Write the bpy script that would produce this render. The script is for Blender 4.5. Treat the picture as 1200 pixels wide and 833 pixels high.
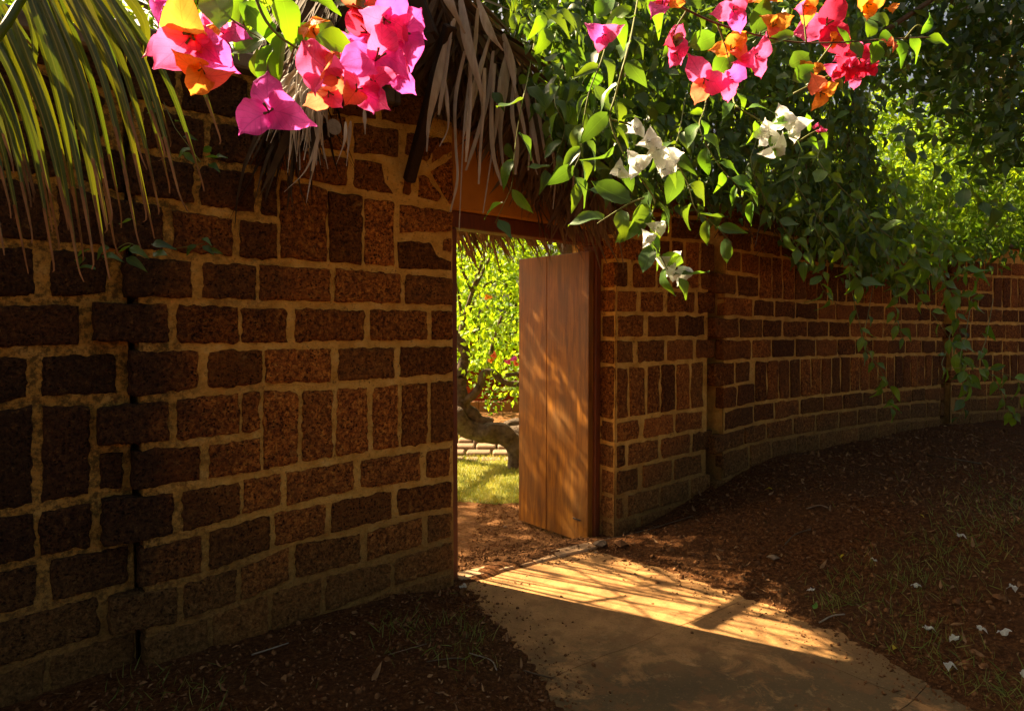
import bpy, math, random
import numpy as np
from mathutils import Vector, Matrix, noise
random.seed(7); rng = np.random.default_rng(7)
for o in list(bpy.data.objects): bpy.data.objects.remove(o)
S = bpy.context.scene; COL = S.collection
R = math.radians

# ------------------------------------------------------------------ camera, sky, sun, exposure
CAM_H = 1.51; FPX = 800.0; PITCH = math.atan(36.5/FPX)
cam = bpy.data.objects.new('camera', bpy.data.cameras.new('camera')); COL.objects.link(cam)
cam.location = (0, 0, CAM_H); cam.rotation_euler = (math.pi/2-PITCH, 0, 0)
cam.data.sensor_width = 36; cam.data.lens = 24; cam.data.clip_start = .05; cam.data.clip_end = 500
S.camera = cam
SUN_EL = R(43); SUN_DIR = Vector((-.87, .49, 0)).normalized()      # towards the sun, on the ground
SUN_AZ = math.atan2(SUN_DIR.x, SUN_DIR.y)                           # clockwise from +Y
w = bpy.data.worlds.new('World'); S.world = w; w.use_nodes = True
nt = w.node_tree; bg = nt.nodes['Background']
sky = nt.nodes.new('ShaderNodeTexSky'); sky.sky_type = 'NISHITA'; sky.sun_disc = False
sky.sun_elevation = SUN_EL; sky.sun_rotation = SUN_AZ; sky.dust_density = 8.0; sky.ozone_density = .6; sky.air_density = .8
nt.links.new(sky.outputs[0], bg.inputs[0]); bg.inputs[1].default_value = .043
sun = bpy.data.objects.new('sun', bpy.data.lights.new('sun', 'SUN')); COL.objects.link(sun)
sun.data.energy = 5.0; sun.data.angle = R(.5); sun.data.color = (1, .86, .66)
sd = Vector((SUN_DIR.x*math.cos(SUN_EL), SUN_DIR.y*math.cos(SUN_EL), math.sin(SUN_EL)))
sun.rotation_euler = sd.to_track_quat('Z', 'Y').to_euler(); sun.location = sd*20
S.view_settings.view_transform = 'Standard'; S.view_settings.look = 'None'
S.view_settings.exposure = 2.3
S.view_settings.use_white_balance = True; S.view_settings.white_balance_temperature = 8500; S.view_settings.white_balance_tint = 11; S.view_settings.gamma = 1
S.render.engine = 'CYCLES'

# ------------------------------------------------------------------ geometry of the view
cp, sp = math.cos(PITCH), math.sin(PITCH)
def ray(px, py):
    u = (px-600)/FPX; v = (416.5-py)/FPX
    return Vector((u, cp+v*sp, -sp+v*cp))
def W(px, py, Z):
    d = ray(px, py); return Vector((0, 0, CAM_H))+d*(Z/d.y)
class Plane:
    def __init__(s, x, y, a, off=0):
        h = Vector((a, 1, 0)).normalized(); s.h = h; s.n = Vector((h.y, -h.x, 0))   # n faces the path side
        s.P = Vector((x, y, 0))+s.n*off
    def sz(s, px, py):
        d = ray(px, py); C0 = Vector((0, 0, CAM_H)); t = (s.P-C0).dot(s.n)/d.dot(s.n)
        p = C0+d*t; return (p-s.P).dot(s.h), p.z
    def w(s, a, z, out=0): return s.P+s.h*a+s.n*out+Vector((0, 0, z))
PB = Plane(-.332, 3.85, 1.203); PA = Plane(-1.58, 2.81, 1.0, -.065)
PC = Plane(.72, 4.73, 1.294); PD = Plane(1.60, 5.33, 1.41); PE = Plane(4.85, 7.56, 1.8)

def sstep(a, b, x):
    t = min(1, max(0, (x-a)/(b-a))); return t*t*(3-2*t)
PATH_R = [(.50, 4.62), (.66, 4.42), (1.0, 4.10), (1.30, 3.74), (1.63, 3.26), (1.83, 2.67), (2.1, 1.9), (2.3, .5)]
PATH_L = [(-.34, 3.93), (-.24, 3.70), (-.12, 3.42), (-.02, 3.12), (.13, 2.67), (.3, 1.9), (.4, .5)]
def xat(pl, y):
    if y >= pl[0][1]: return pl[0][0]
    for (x0, y0), (x1, y1) in zip(pl, pl[1:]):
        if y1 <= y <= y0: return x0+(x1-x0)*(y0-y)/(y0-y1)
    return pl[-1][0]
def inside(x, y):                                    # signed distance behind the left wall line
    return -((x-PB.P.x)*PB.n.x+(y-PB.P.y)*PB.n.y)
def ground_z(x, y):
    q = inside(x, y)
    n1 = noise.noise(Vector((x*1.3, y*1.3, 0)))*.02+noise.noise(Vector((x*5, y*5, 3)))*.010+noise.noise(Vector((x*17, y*17, 7)))*.009
    front = 1-sstep(.05, .5, q) if x < .75 else 1.0
    if x > .75 and (y-PC.P.y)*1.0 > (x-PC.P.x)*.70+.5: front = 0
    xr = xat(PATH_R, y); xl = xat(PATH_L, y)
    if y > 4.62: dr = math.hypot(max(0, x-.72), 0) if x > .72 else 0
    else: dr = x-xr
    bank = .34*sstep(-.02, 1.7, dr)*sstep(2.0, 4.6, y+.3*x)+.02*sstep(0, .15, dr)
    left = .045*sstep(0, .5, xl-x)
    e = min(x-xl, xr-x)*.9 if y < 4.6 else -1
    if q > -.03: e = min(e, .03-q if q < .03 else -1)
    deep = sstep(.0, .15, e+noise.noise(Vector((x*4, y*4, 11)))*.07+noise.noise(Vector((x*16, y*16, 12)))*.035)
    zf = bank+left+n1*(1-deep)+.022*(1-deep)-.02*deep
    zb = -.075+n1*.6-.0*q
    return zf*front+zb*(1-front)
def G(px, py):                                       # pixel -> point on the ground
    d = ray(px, py); z = 0.0
    for _ in range(14):
        t = (z-CAM_H)/d.z; p = Vector((0, 0, CAM_H))+d*t; z = .5*z+.5*ground_z(p.x, p.y)
    p.z = ground_z(p.x, p.y); return p

# ------------------------------------------------------------------ object helpers
def tag(o, label=None, cat=None, group=None, kind=None):
    if label: o['label'] = label
    if cat: o['category'] = cat
    if group: o['group'] = group
    if kind: o['kind'] = kind
    return o
def empty(name, loc, label, cat, group=None):
    o = bpy.data.objects.new(name, None); COL.objects.link(o); o.location = loc; o.empty_display_size = .1
    return tag(o, label, cat, group)
def world_loc(o):
    v = Vector(o.location)
    return v
ROOTINV = {}
def parent_to(o, p):
    o.parent = p
    m = (p.matrix_parent_inverse @ p.matrix_basis)
    if p.parent: m = (p.parent.matrix_parent_inverse @ p.parent.matrix_basis) @ m
    o.matrix_parent_inverse = m.inverted()
def link(name, me, parent=None, M=None):
    o = bpy.data.objects.new(name, me); COL.objects.link(o)
    if M is not None: o.matrix_basis = M
    if parent is not None: parent_to(o, parent)
    return o
def mesh(name, v, f, mat, smooth=False):
    me = bpy.data.meshes.new(name); me.from_pydata([tuple(p) for p in v], [], f); me.materials.append(mat)
    if smooth: me.polygons.foreach_set('use_smooth', [True]*len(me.polygons))
    me.update(); return me
def obj(name, v, f, mat, parent=None, smooth=False): return link(name, mesh(name, v, f, mat, smooth), parent)
class MB:
    def __init__(s): s.v = []; s.f = []
    def add(s, v, f):
        n = len(s.v); s.v += [tuple(p) for p in v]; s.f += [tuple(i+n for i in q) for q in f]
    def box(s, o, ax, ay, az, jit=0):                # o corner, three edge vectors
        o = Vector(o); ax, ay, az = Vector(ax), Vector(ay), Vector(az)
        c = [o, o+ax, o+ax+ay, o+ay, o+az, o+ax+az, o+ax+ay+az, o+ay+az]
        if jit: c = [p+Vector([random.uniform(-jit, jit) for _ in range(3)]) for p in c]
        s.add(c, [(0, 3, 2, 1), (4, 5, 6, 7), (0, 1, 5, 4), (1, 2, 6, 5), (2, 3, 7, 6), (3, 0, 4, 7)])
    def bevbox(s, o, ax, ay, az, b=.01):
        o = Vector(o); ax, ay, az = Vector(ax), Vector(ay), Vector(az)
        X, Y, Z = ax.normalized()*b, ay.normalized()*b, az.normalized()*b
        rings = []
        def ring(z, i):
            a = o+z; q = [a+X*i+Y*0, a+ax-X*i, a+ax+Y*i, a+ax+ay-Y*i, a+ax+ay-X*i, a+ay+X*i, a+ay-Y*i, a+Y*i]
            q[0] = a+X*max(i, .3)
            return q
        def r(z, ins):
            a = o+z+X*ins+Y*ins; x = ax-X*2*ins; y = ay-Y*2*ins; c = 1
            return [a+X*c, a+x-X*c, a+x+Y*c, a+x+y-Y*c, a+x+y-X*c, a+y+X*c, a+y-Y*c, a+Y*c]
        L = [r(Vector((0, 0, 0)), 1), r(Z, 0), r(az-Z, 0), r(az, 1)]
        v = [p for q in L for p in q]; f = []
        for k in range(3):
            for i in range(8): f.append((k*8+i, k*8+(i+1) % 8, (k+1)*8+(i+1) % 8, (k+1)*8+i))
        f.append(tuple(range(7, -1, -1))); f.append(tuple(range(24, 32)))
        s.add(v, f)
    def tube(s, pts, rad, n=6, lump=0, seed=0, cap=True):
        pts = [Vector(p) for p in pts]; up = Vector((0, 0, 1)); rings = []
        for i, p in enumerate(pts):
            d = (pts[min(i+1, len(pts)-1)]-pts[max(i-1, 0)]).normalized()
            a = d.cross(up)
            if a.length < .1: a = d.cross(Vector((1, 0, 0)))
            a.normalize(); b = d.cross(a)
            r = rad[i] if isinstance(rad, (list, tuple)) else rad
            for k in range(n):
                t = 2*math.pi*k/n; q = a*math.cos(t)+b*math.sin(t)
                rr = r*(1+lump*noise.noise((p+q*r)*8+Vector((seed, 0, 0))))
                rings.append(p+q*rr)
        f = []
        for i in range(len(pts)-1):
            for k in range(n): f.append((i*n+k, i*n+(k+1) % n, (i+1)*n+(k+1) % n, (i+1)*n+k))
        if cap: f.append(tuple(range(n-1, -1, -1))); m = (len(pts)-1)*n; f.append(tuple(range(m, m+n)))
        s.add(rings, f)
    def out(s, name, mat, parent=None, smooth=False): return obj(name, s.v, s.f, mat, parent, smooth)
def smoothpts(pts, n=6):
    pts = [Vector(p) for p in pts]; out = []
    P = [pts[0]*2-pts[1]]+pts+[pts[-1]*2-pts[-2]]
    for i in range(1, len(P)-2):
        for k in range(n):
            t = k/n; a, b, c, d = P[i-1], P[i], P[i+1], P[i+2]
            out.append(.5*((2*b)+(c-a)*t+(2*a-5*b+4*c-d)*t*t+(3*b-a-3*c+d)*t**3))
    out.append(pts[-1]); return out

# ------------------------------------------------------------------ materials
class NT:
    def __init__(s, name):
        s.m = bpy.data.materials.new(name); s.m.use_nodes = True; s.t = s.m.node_tree; s.t.nodes.clear()
        s.out = s.n('ShaderNodeOutputMaterial')
    def n(s, ty, **kw):
        k = s.t.nodes.new(ty)
        for a, b in kw.items(): setattr(k, a, b)
        return k
    def l(s, a, b): s.t.links.new(a, b)
    def put(s, sock, v):
        if hasattr(v, 'is_output') or hasattr(v, 'links'): s.l(v, sock)
        else: sock.default_value = v
    def pos(s): return s.n('ShaderNodeNewGeometry').outputs['Position']
    def objc(s): return s.n('ShaderNodeTexCoord').outputs['Object']
    def gen(s): return s.n('ShaderNodeTexCoord').outputs['Generated']
    def rnd(s): return s.n('ShaderNodeObjectInfo').outputs['Random']
    def map(s, vec, scale=(1, 1, 1), loc=(0, 0, 0)):
        k = s.n('ShaderNodeMapping'); s.l(vec, k.inputs[0]); k.inputs['Scale'].default_value = scale; k.inputs['Location'].default_value = loc; return k.outputs[0]
    def noise(s, vec, scale, detail=4, rough=.55, dist=0):
        k = s.n('ShaderNodeTexNoise'); s.l(vec, k.inputs['Vector']); k.inputs['Scale'].default_value = scale
        k.inputs['Detail'].default_value = detail; k.inputs['Roughness'].default_value = rough; k.inputs['Distortion'].default_value = dist
        return k.outputs['Fac']
    def voro(s, vec, scale, feat='F1'):
        k = s.n('ShaderNodeTexVoronoi', feature=feat); s.l(vec, k.inputs['Vector']); k.inputs['Scale'].default_value = scale
        return k.outputs['Distance']
    def rng(s, v, a, b, c=0, d=1):
        k = s.n('ShaderNodeMapRange'); s.l(v, k.inputs[0])
        for i, q in enumerate((a, b, c, d)): k.inputs[i+1].default_value = q
        return k.outputs[0]
    def math(s, op, a, b=0):
        k = s.n('ShaderNodeMath', operation=op); s.put(k.inputs[0], a); s.put(k.inputs[1], b); return k.outputs[0]
    def mix(s, f, a, b):
        k = s.n('ShaderNodeMix', data_type='RGBA'); s.put(k.inputs[0], f)
        s.put(k.inputs[6], a if hasattr(a, 'links') else (*a, 1)); s.put(k.inputs[7], b if hasattr(b, 'links') else (*b, 1)); return k.outputs[2]
    def ramp(s, v, stops):
        k = s.n('ShaderNodeValToRGB'); s.l(v, k.inputs[0]); e = k.color_ramp.elements
        while len(e) < len(stops): e.new(.5)
        for i, (p, c) in enumerate(stops): e[i].position = p; e[i].color = (*c, 1)
        return k.outputs[0]
    def bump(s, h, strength, dist=.01, nrm=None):
        k = s.n('ShaderNodeBump'); s.l(h, k.inputs['Height']); k.inputs['Strength'].default_value = strength; k.inputs['Distance'].default_value = dist
        if nrm: s.l(nrm, k.inputs['Normal'])
        return k.outputs[0]
    def done(s, col, rough=.9, nrm=None, spec=.3, metal=0):
        b = s.n('ShaderNodeBsdfPrincipled'); s.put(b.inputs['Base Color'], col if hasattr(col, 'links') else (*col, 1))
        s.put(b.inputs['Roughness'], rough); b.inputs['Specular IOR Level'].default_value = spec; b.inputs['Metallic'].default_value = metal
        if nrm: s.l(nrm, b.inputs['Normal'])
        s.l(b.outputs[0], s.out.inputs[0]); return s.m
    def leaf(s, col, trans, tf=.45, rough=.45, spec=.5, nrm=None):
        b = s.n('ShaderNodeBsdfPrincipled'); s.put(b.inputs['Base Color'], col); b.inputs['Roughness'].default_value = rough; b.inputs['Specular IOR Level'].default_value = spec
        if nrm: s.l(nrm, b.inputs['Normal'])
        t = s.n('ShaderNodeBsdfTranslucent'); s.put(t.inputs[0], trans)
        m = s.n('ShaderNodeMixShader'); m.inputs[0].default_value = tf
        s.l(b.outputs[0], m.inputs[1]); s.l(t.outputs[0], m.inputs[2]); s.l(m.outputs[0], s.out.inputs[0]); return s.m
M = {}
def wall_masks(k, p):
    """stains that stay on the wall: mouldy black mixed with painted-in shade towards the far left, darker near the top, earth splashed along the foot"""
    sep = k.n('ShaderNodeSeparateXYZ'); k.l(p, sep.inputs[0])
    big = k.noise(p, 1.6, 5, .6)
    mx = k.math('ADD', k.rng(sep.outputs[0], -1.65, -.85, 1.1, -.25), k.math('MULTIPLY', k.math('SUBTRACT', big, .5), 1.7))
    mx = k.math('ADD', mx, k.rng(sep.outputs[2], 1.75, 2.45, 0, .42)); mould_shade = k.rng(mx, .28, .75)  # mouldy stain plus shade painted in at far left; darker upwards too
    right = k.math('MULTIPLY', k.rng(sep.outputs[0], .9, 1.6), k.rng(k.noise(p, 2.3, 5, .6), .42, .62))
    base = k.math('SUBTRACT', sep.outputs[2], k.rng(sep.outputs[0], .7, 2.6, 0, .30))
    splash = k.rng(k.math('ADD', base, k.math('MULTIPLY', k.math('SUBTRACT', k.noise(p, 3.5, 5, .65), .5), .55)), .16, .52, 1, 0)
    # a damp dark tide mark above the splash
    damp = k.math('MULTIPLY', k.rng(k.math('ADD', base, k.math('MULTIPLY', k.math('SUBTRACT', big, .5), .5)), .30, .72, 1, 0), .55)
    return mould_shade, right, splash, damp
def m_brick():
    k = NT('laterite'); p = k.pos(); r = k.rnd(); mould_shade, right, splash, damp = wall_masks(k, p)
    ps = k.n('ShaderNodeVectorMath', operation='ADD'); k.l(p, ps.inputs[0]); cmb = k.n('ShaderNodeCombineXYZ'); k.l(k.math('MULTIPLY', r, 37), cmb.inputs[0]); k.l(cmb.outputs[0], ps.inputs[1]); q = ps.outputs[0]
    fine = k.noise(q, 46, 7, .76, .3); mid = k.noise(q, 15, 5, .65, .4); pit = k.voro(q, 52)
    c = k.ramp(fine, [(.32, (.028, .009, .004)), (.43, (.18, .052, .013)), (.53, (.44, .145, .032)), (.63, (.66, .28, .06)), (.72, (.85, .56, .18))])
    c = k.mix(k.rng(mid, .42, .70, 0, .65), c, k.mix(fine, (.10, .030, .012), (.26, .085, .028)))
    c = k.mix(k.rng(k.math('FRACT', k.math('MULTIPLY', r, 7.3)), .3, 1, 0, .6), c, k.mix(fine, (.10, .045, .018), (.26, .12, .035))); c = k.mix(k.rng(r, .5, 1, 0, .45), c, (.44, .14, .034))
    v_ = k.n('ShaderNodeHueSaturation'); k.l(k.rng(k.math('FRACT', k.math('MULTIPLY', r, 13.7)), 0, 1, .55, 1.35), v_.inputs['Value']); k.l(c, v_.inputs['Color']); c = v_.outputs[0]
    c = k.mix(k.math('MULTIPLY', mould_shade, .90), c, k.ramp(fine, [(.35, (.016, .011, .009)), (.60, (.055, .033, .018)), (.70, (.19, .10, .035))]))
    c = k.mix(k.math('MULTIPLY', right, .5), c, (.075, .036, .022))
    c = k.mix(k.math('MULTIPLY', damp, .8), c, k.ramp(fine, [(.36, (.05, .03, .012)), (.5, (.14, .08, .03)), (.65, (.26, .15, .055))]))
    c = k.mix(k.math('MULTIPLY', splash, .62), c, k.ramp(fine, [(.35, (.10, .05, .018)), (.5, (.22, .11, .035)), (.65, (.34, .18, .07))]))
    pits = k.math('MAXIMUM', k.rng(pit, .14, .30), k.rng(k.noise(q, 11, 3, .6), .58, .47)); pits = k.math('MINIMUM', pits, k.rng(k.noise(q, 95, 4, .65), .33, .43))
    pits = k.math('MAXIMUM', pits, k.math('MULTIPLY', splash, .7))
    c = k.mix(k.math('MULTIPLY', k.math('SUBTRACT', 1, pits), .92), c, (.02, .008, .004))
    big = k.math('MULTIPLY', k.rng(k.voro(q, 26), .05, .17, 1, 0), k.rng(k.noise(q, 9, 2), .48, .56)); c = k.mix(k.math('MULTIPLY', big, .85), c, (.018, .008, .004))
    smear = k.rng(k.noise(p, 8.5, 6, .72, .5), .63, .69, 0, .55); c = k.mix(k.math('MULTIPLY', smear, k.math('SUBTRACT', 1, k.math('MULTIPLY', mould_shade, .7))), c, (.48, .27, .09))
    h = k.math('SUBTRACT', k.math('ADD', k.math('MULTIPLY', pits, .8), k.math('ADD', fine, k.math('MULTIPLY', mid, 1.5))), k.math('MULTIPLY', big, 1.6))
    return k.done(c, .93, k.bump(h, 1.0, .02), .12)
def m_mortar():
    k = NT('mortar'); p = k.pos(); mould_shade, right, splash, damp = wall_masks(k, p)
    fine = k.noise(p, 60, 5, .7); mid = k.noise(p, 12, 4, .6)
    c = k.ramp(mid, [(.3, (.55, .28, .062)), (.55, (.74, .42, .11)), (.75, (.80, .52, .18))])
    grime = k.rng(k.noise(p, 34, 6, .75), .44, .58)
    c = k.mix(k.math('MULTIPLY', k.math('MULTIPLY', mould_shade, grime), .93), c, (.045, .032, .015))
    c = k.mix(k.rng(fine, .56, .66, 0, .6), c, (.30, .15, .045)); c = k.mix(k.math('MULTIPLY', mould_shade, .45), c, (.16, .10, .03))
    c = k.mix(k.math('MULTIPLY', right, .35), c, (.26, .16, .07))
    c = k.mix(damp, c, k.mix(grime, (.28, .17, .06), (.11, .07, .028)))
    c = k.mix(k.math('MULTIPLY', splash, .8), c, k.ramp(fine, [(.35, (.12, .06, .02)), (.6, (.30, .16, .055))]))
    hole = k.rng(k.noise(p, 15, 6, .75), .60, .66, 0, .7); c = k.mix(hole, c, (.16, .07, .022))
    return k.done(c, .95, k.bump(k.math('ADD', fine, k.math('MULTIPLY', mid, 2)), .9, .016), .1)
def m_simple(name, c1, c2, scale=20, rough=.85, bump=.4, spec=.25, stretch=(1, 1, 1), dist=.005, rndmix=0, coord='obj'):
    k = NT(name); p = k.objc() if coord == 'obj' else k.pos(); p = k.map(p, stretch); n = k.noise(p, scale, 5, .6); f = k.noise(p, scale*5, 4, .7)
    c = k.mix(k.rng(n, .3, .7), c1, c2)
    if rndmix: c = k.mix(k.rng(k.rnd(), 0, 1, 0, rndmix), c, tuple(x*.45 for x in c1))
    return k.done(c, rough, k.bump(k.math('ADD', n, f), bump, dist), spec)
def m_soil():
    k = NT('soil'); p = k.pos(); n = k.noise(p, 2.2, 5, .6); f = k.noise(p, 42, 7, .8); g = k.noise(p, 190, 4, .7)
    c = k.ramp(f, [(.34, (.030, .010, .004)), (.48, (.12, .042, .014)), (.60, (.27, .105, .036)), (.72, (.48, .25, .10))])
    c = k.mix(k.rng(n, .35, .65, 0, .55), c, (.12, .060, .028))
    litter = k.rng(k.voro(p, 42), .06, .13, 1, 0)
    c = k.mix(k.math('MULTIPLY', litter, k.rng(k.noise(p, 9, 3), .5, .62)), c, (.36, .21, .09))
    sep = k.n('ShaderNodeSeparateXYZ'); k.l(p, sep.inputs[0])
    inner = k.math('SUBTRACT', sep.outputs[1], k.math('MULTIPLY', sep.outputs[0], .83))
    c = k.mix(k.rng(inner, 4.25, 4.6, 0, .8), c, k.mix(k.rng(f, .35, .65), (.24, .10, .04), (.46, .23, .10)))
    h = k.math('ADD', k.math('MULTIPLY', f, 1.6), g)
    return k.done(c, .96, k.bump(h, 1.0, .022), .08)
def m_path():
    k = NT('path_concrete'); p = k.pos(); n = k.noise(p, 3.2, 6, .65, .4); f = k.noise(p, 60, 6, .75); g = k.noise(p, 11, 5, .7)
    c = k.ramp(n, [(.3, (.52, .27, .10)), (.5, (.38, .19, .07)), (.66, (.24, .12, .045))])
    sep = k.n('ShaderNodeSeparateXYZ'); k.l(p, sep.inputs[0])
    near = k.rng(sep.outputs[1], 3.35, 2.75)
    moss_shade = k.math('MULTIPLY', k.rng(k.math('ADD', k.noise(p, 4.5, 7, .72, .6), k.math('MULTIPLY', near, .14)), .50, .60), k.rng(near, 0, 1, .3, 1))  # mossy staining, thickened towards the viewer as painted-in path shade
    c = k.mix(k.math('MULTIPLY', moss_shade, .85), c, (.065, .05, .022))
    c = k.mix(k.rng(f, .55, .75, 0, .45), c, (.44, .27, .13))
    c = k.mix(k.rng(g, .60, .70, 0, .5), c, (.48, .30, .14)); c = k.mix(k.rng(k.noise(p, 140, 3, .7), .35, .45, .55, 0), c, (.12, .065, .025))
    wp = k.n('ShaderNodeVectorMath', operation='ADD'); k.l(p, wp.inputs[0]); nz = k.n('ShaderNodeTexNoise'); k.l(p, nz.inputs['Vector']); nz.inputs['Scale'].default_value = 3; k.l(nz.outputs['Color'], wp.inputs[1])
    soil = k.rng(k.noise(p, 7, 6, .7), .50, .60, 0, .55); c = k.mix(soil, c, (.22, .10, .036))
    return k.done(c, .85, k.bump(k.math('ADD', f, g), .5, .006), .3)
def m_wood():
    k = NT('door_wood'); p = k.map(k.objc(), (9, 9, .9)); n = k.noise(p, 3, 5, .65, .5); f = k.noise(k.map(k.objc(), (70, 70, 3)), 2, 4, .6); st = k.noise(k.objc(), 2.1, 4, .6)
    c = k.ramp(n, [(.3, (.10, .032, .005)), (.5, (.23, .080, .010)), (.7, (.36, .14, .018))])
    c = k.mix(k.rng(st, .45, .68, 0, .6), c, (.15, .08, .018))
    c = k.mix(k.rng(f, .52, .66, 0, .5), c, (.10, .035, .012))
    return k.done(c, k.rng(st, .3, .7, .30, .55), k.bump(f, .25, .003), .5)
def m_leafy(name, dark, mid, light, tr, tf=.4, rough=.42, spec=.5, vein=True):
    k = NT(name); at = k.n('ShaderNodeAttribute'); at.attribute_name = 'rnd'
    r = k.math('FRACT', k.math('ADD', at.outputs['Fac'], k.rnd()))
    c = k.ramp(r, [(0, dark), (.5, mid), (1, light)])
    t = k.mix(k.rng(r, 0, 1, 0, .8), tr, tuple(min(1, x*y) for x, y in zip(tr, (1.5, 1.0, .6))))
    gx = k.n('ShaderNodeSeparateXYZ'); k.l(k.gen(), gx.inputs[0]); rib = k.rng(k.math('ABSOLUTE', k.math('SUBTRACT', gx.outputs[0], .5)), .0, .035, .5 if vein else 0, 0); c = k.mix(rib, c, tuple(min(1, x*2.2) for x in light))
    bl = k.noise(k.objc(), 30, 3); c = k.mix(k.rng(bl, .5, .75, 0, .25), c, (.13, .12, .02))
    return k.leaf(c, t, tf, rough, spec)
def m_bract(name, c1, c2, tr, tf=.5):
    k = NT(name); g = k.gen(); sep = k.n('ShaderNodeSeparateXYZ'); k.l(g, sep.inputs[0])
    ax = k.math('ABSOLUTE', k.math('SUBTRACT', sep.outputs[0], .5))
    v = k.math('FRACT', k.math('MULTIPLY', k.math('SUBTRACT', sep.outputs[1], k.math('MULTIPLY', ax, .9)), 6.0))
    vein = k.math('MULTIPLY', k.rng(k.math('ABSOLUTE', k.math('SUBTRACT', v, .5)), .40, .5), .35)
    vein = k.math('MAXIMUM', vein, k.rng(ax, .0, .02, .6, 0))
    c = k.mix(k.math('MULTIPLY', sep.outputs[1], .9), c2, c1); c = k.mix(k.rng(k.noise(k.objc(), 60, 4), .4, .7, 0, .5), c, c2)
    c = k.mix(vein, c, tuple(x*.55 for x in c1)); t = k.mix(vein, k.mix(.35, tr, c2), tuple(x*.6 for x in tr))
    return k.leaf(c, t, tf, .5, .25, k.bump(k.math('ADD', vein, k.noise(k.objc(), 9, 4)), .6, .004))
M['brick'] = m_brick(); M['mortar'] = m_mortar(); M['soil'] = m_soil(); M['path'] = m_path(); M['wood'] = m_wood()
M['frame'] = m_simple('frame_wood', (.19, .045, .012), (.11, .028, .009), 8, .55, .3, .4, (6, 6, .8))
M['plaster'] = m_simple('ochre_plaster', (.58, .26, .065), (.46, .19, .045), 5, .9, .3, .1, coord='pos')
M['coping'] = m_simple('coping_stone', (.20, .16, .13), (.09, .075, .06), 12, .9, .6, .2, coord='pos')
M['darkwood'] = m_simple('dark_timber', (.045, .024, .014), (.022, .013, .009), 14, .8, .4, .2, (4, 4, 1))
M['logend'] = m_simple('log_end', (.32, .27, .20), (.16, .12, .09), 30, .8, .3)
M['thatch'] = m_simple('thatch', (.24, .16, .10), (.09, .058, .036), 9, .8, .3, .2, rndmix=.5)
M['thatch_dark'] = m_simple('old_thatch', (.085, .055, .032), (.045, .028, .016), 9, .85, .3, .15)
M['strand'] = m_simple('dry_palm_strand', (.62, .52, .42), (.30, .22, .16), 14, .6, .3, .35, (3, 3, .6), rndmix=.6)
M['bark'] = m_simple('bark', (.30, .23, .17), (.10, .07, .05), 16, .95, 1.0, .1, (1, 1, 1), dist=.06)
M['stem'] = m_simple('green_stem', (.16, .20, .05), (.13, .12, .045), 20, .6, .2)
M['twig'] = m_simple('brown_twig', (.14, .095, .055), (.07, .045, .025), 20, .8, .3)
M['stone'] = m_simple('stone', (.30, .20, .13), (.17, .12, .08), 9, .9, .6, .2, rndmix=.5)
M['kerb'] = m_simple('kerb_stone', (.42, .27, .16), (.33, .19, .10), 14, .85, .4, .2, coord='pos')
M['redwall'] = m_simple('red_plinth', (.30, .045, .022), (.22, .032, .018), 5, .8, .3, .2, coord='pos')
M['redbrick'] = m_simple('kerb_brick', (.42, .19, .10), (.28, .12, .07), 12, .85, .5, .2, rndmix=.5)
M['lawn'] = m_simple('lawn_earth', (.12, .15, .03), (.22, .20, .06), 6, .95, .5, .1, coord='pos')
M['clod'] = m_simple('soil_clod', (.30, .14, .06), (.12, .05, .022), 40, .95, .6, .1, rndmix=.5)
M['petal'] = NT('white_petal').leaf((.75, .76, .72, 1), (.7, .72, .6, 1), .35, .5, .3)
M['metal'] = m_simple('dark_metal', (.05, .035, .025), (.03, .02, .015), 30, .5, .2, .5)
M['leaf'] = m_leafy('creeper_leaf', (.020, .058, .014), (.038, .11, .022), (.07, .16, .032), (.16, .34, .03), .35)
M['leaf_light'] = m_leafy('bright_leaf', (.045, .14, .02), (.07, .20, .03), (.12, .25, .04), (.18, .46, .03), .42)
M['leaf_over'] = m_leafy('wall_top_leaf', (.035, .10, .014), (.07, .17, .022), (.12, .24, .03), (.20, .42, .03), .4)
M['leaf_far'] = m_leafy('tree_leaf', (.035, .10, .015), (.06, .15, .02), (.11, .20, .03), (.26, .50, .04), .5, .5, .3)
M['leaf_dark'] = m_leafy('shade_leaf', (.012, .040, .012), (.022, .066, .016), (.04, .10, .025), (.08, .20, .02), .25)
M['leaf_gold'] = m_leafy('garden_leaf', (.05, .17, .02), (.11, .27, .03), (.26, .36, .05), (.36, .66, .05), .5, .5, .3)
M['grass'] = m_leafy('grass_blade', (.06, .11, .02), (.12, .17, .03), (.24, .22, .07), (.3, .36, .06), .35, .5, .3)
M['lawn_blade'] = m_leafy('lawn_blade', (.13, .20, .03), (.23, .27, .05), (.40, .36, .12), (.4, .45, .08), .35, .5, .3)
def m_palm():
    k = NT('palm_leaflet'); at = k.n('ShaderNodeAttribute'); at.attribute_name = 'across'; al = k.n('ShaderNodeAttribute'); al.attribute_name = 'along'; r = k.rnd()
    c = k.mix(r, (.028, .060, .012), (.060, .095, .020)); st = k.noise(k.map(k.objc(), (60, 60, 4)), 3, 4, .7); c = k.mix(k.rng(st, .45, .7, 0, .5), c, (.13, .15, .03))
    c = k.mix(k.rng(k.noise(k.pos(), 40, 4, .7), .62, .72, 0, .6), c, (.12, .06, .025))
    c = k.mix(k.rng(at.outputs['Fac'], .80, .95), c, (.30, .28, .06))
    br = k.rng(k.math('ADD', al.outputs['Fac'], k.math('MULTIPLY', k.math('SUBTRACT', k.noise(k.pos(), 25, 4), .5), .25)), .84, .96); c = k.mix(br, c, (.26, .16, .08))
    return k.leaf(c, k.mix(r, (.14, .22, .015), (.30, .27, .015)), .24, .34, .5)
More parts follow.
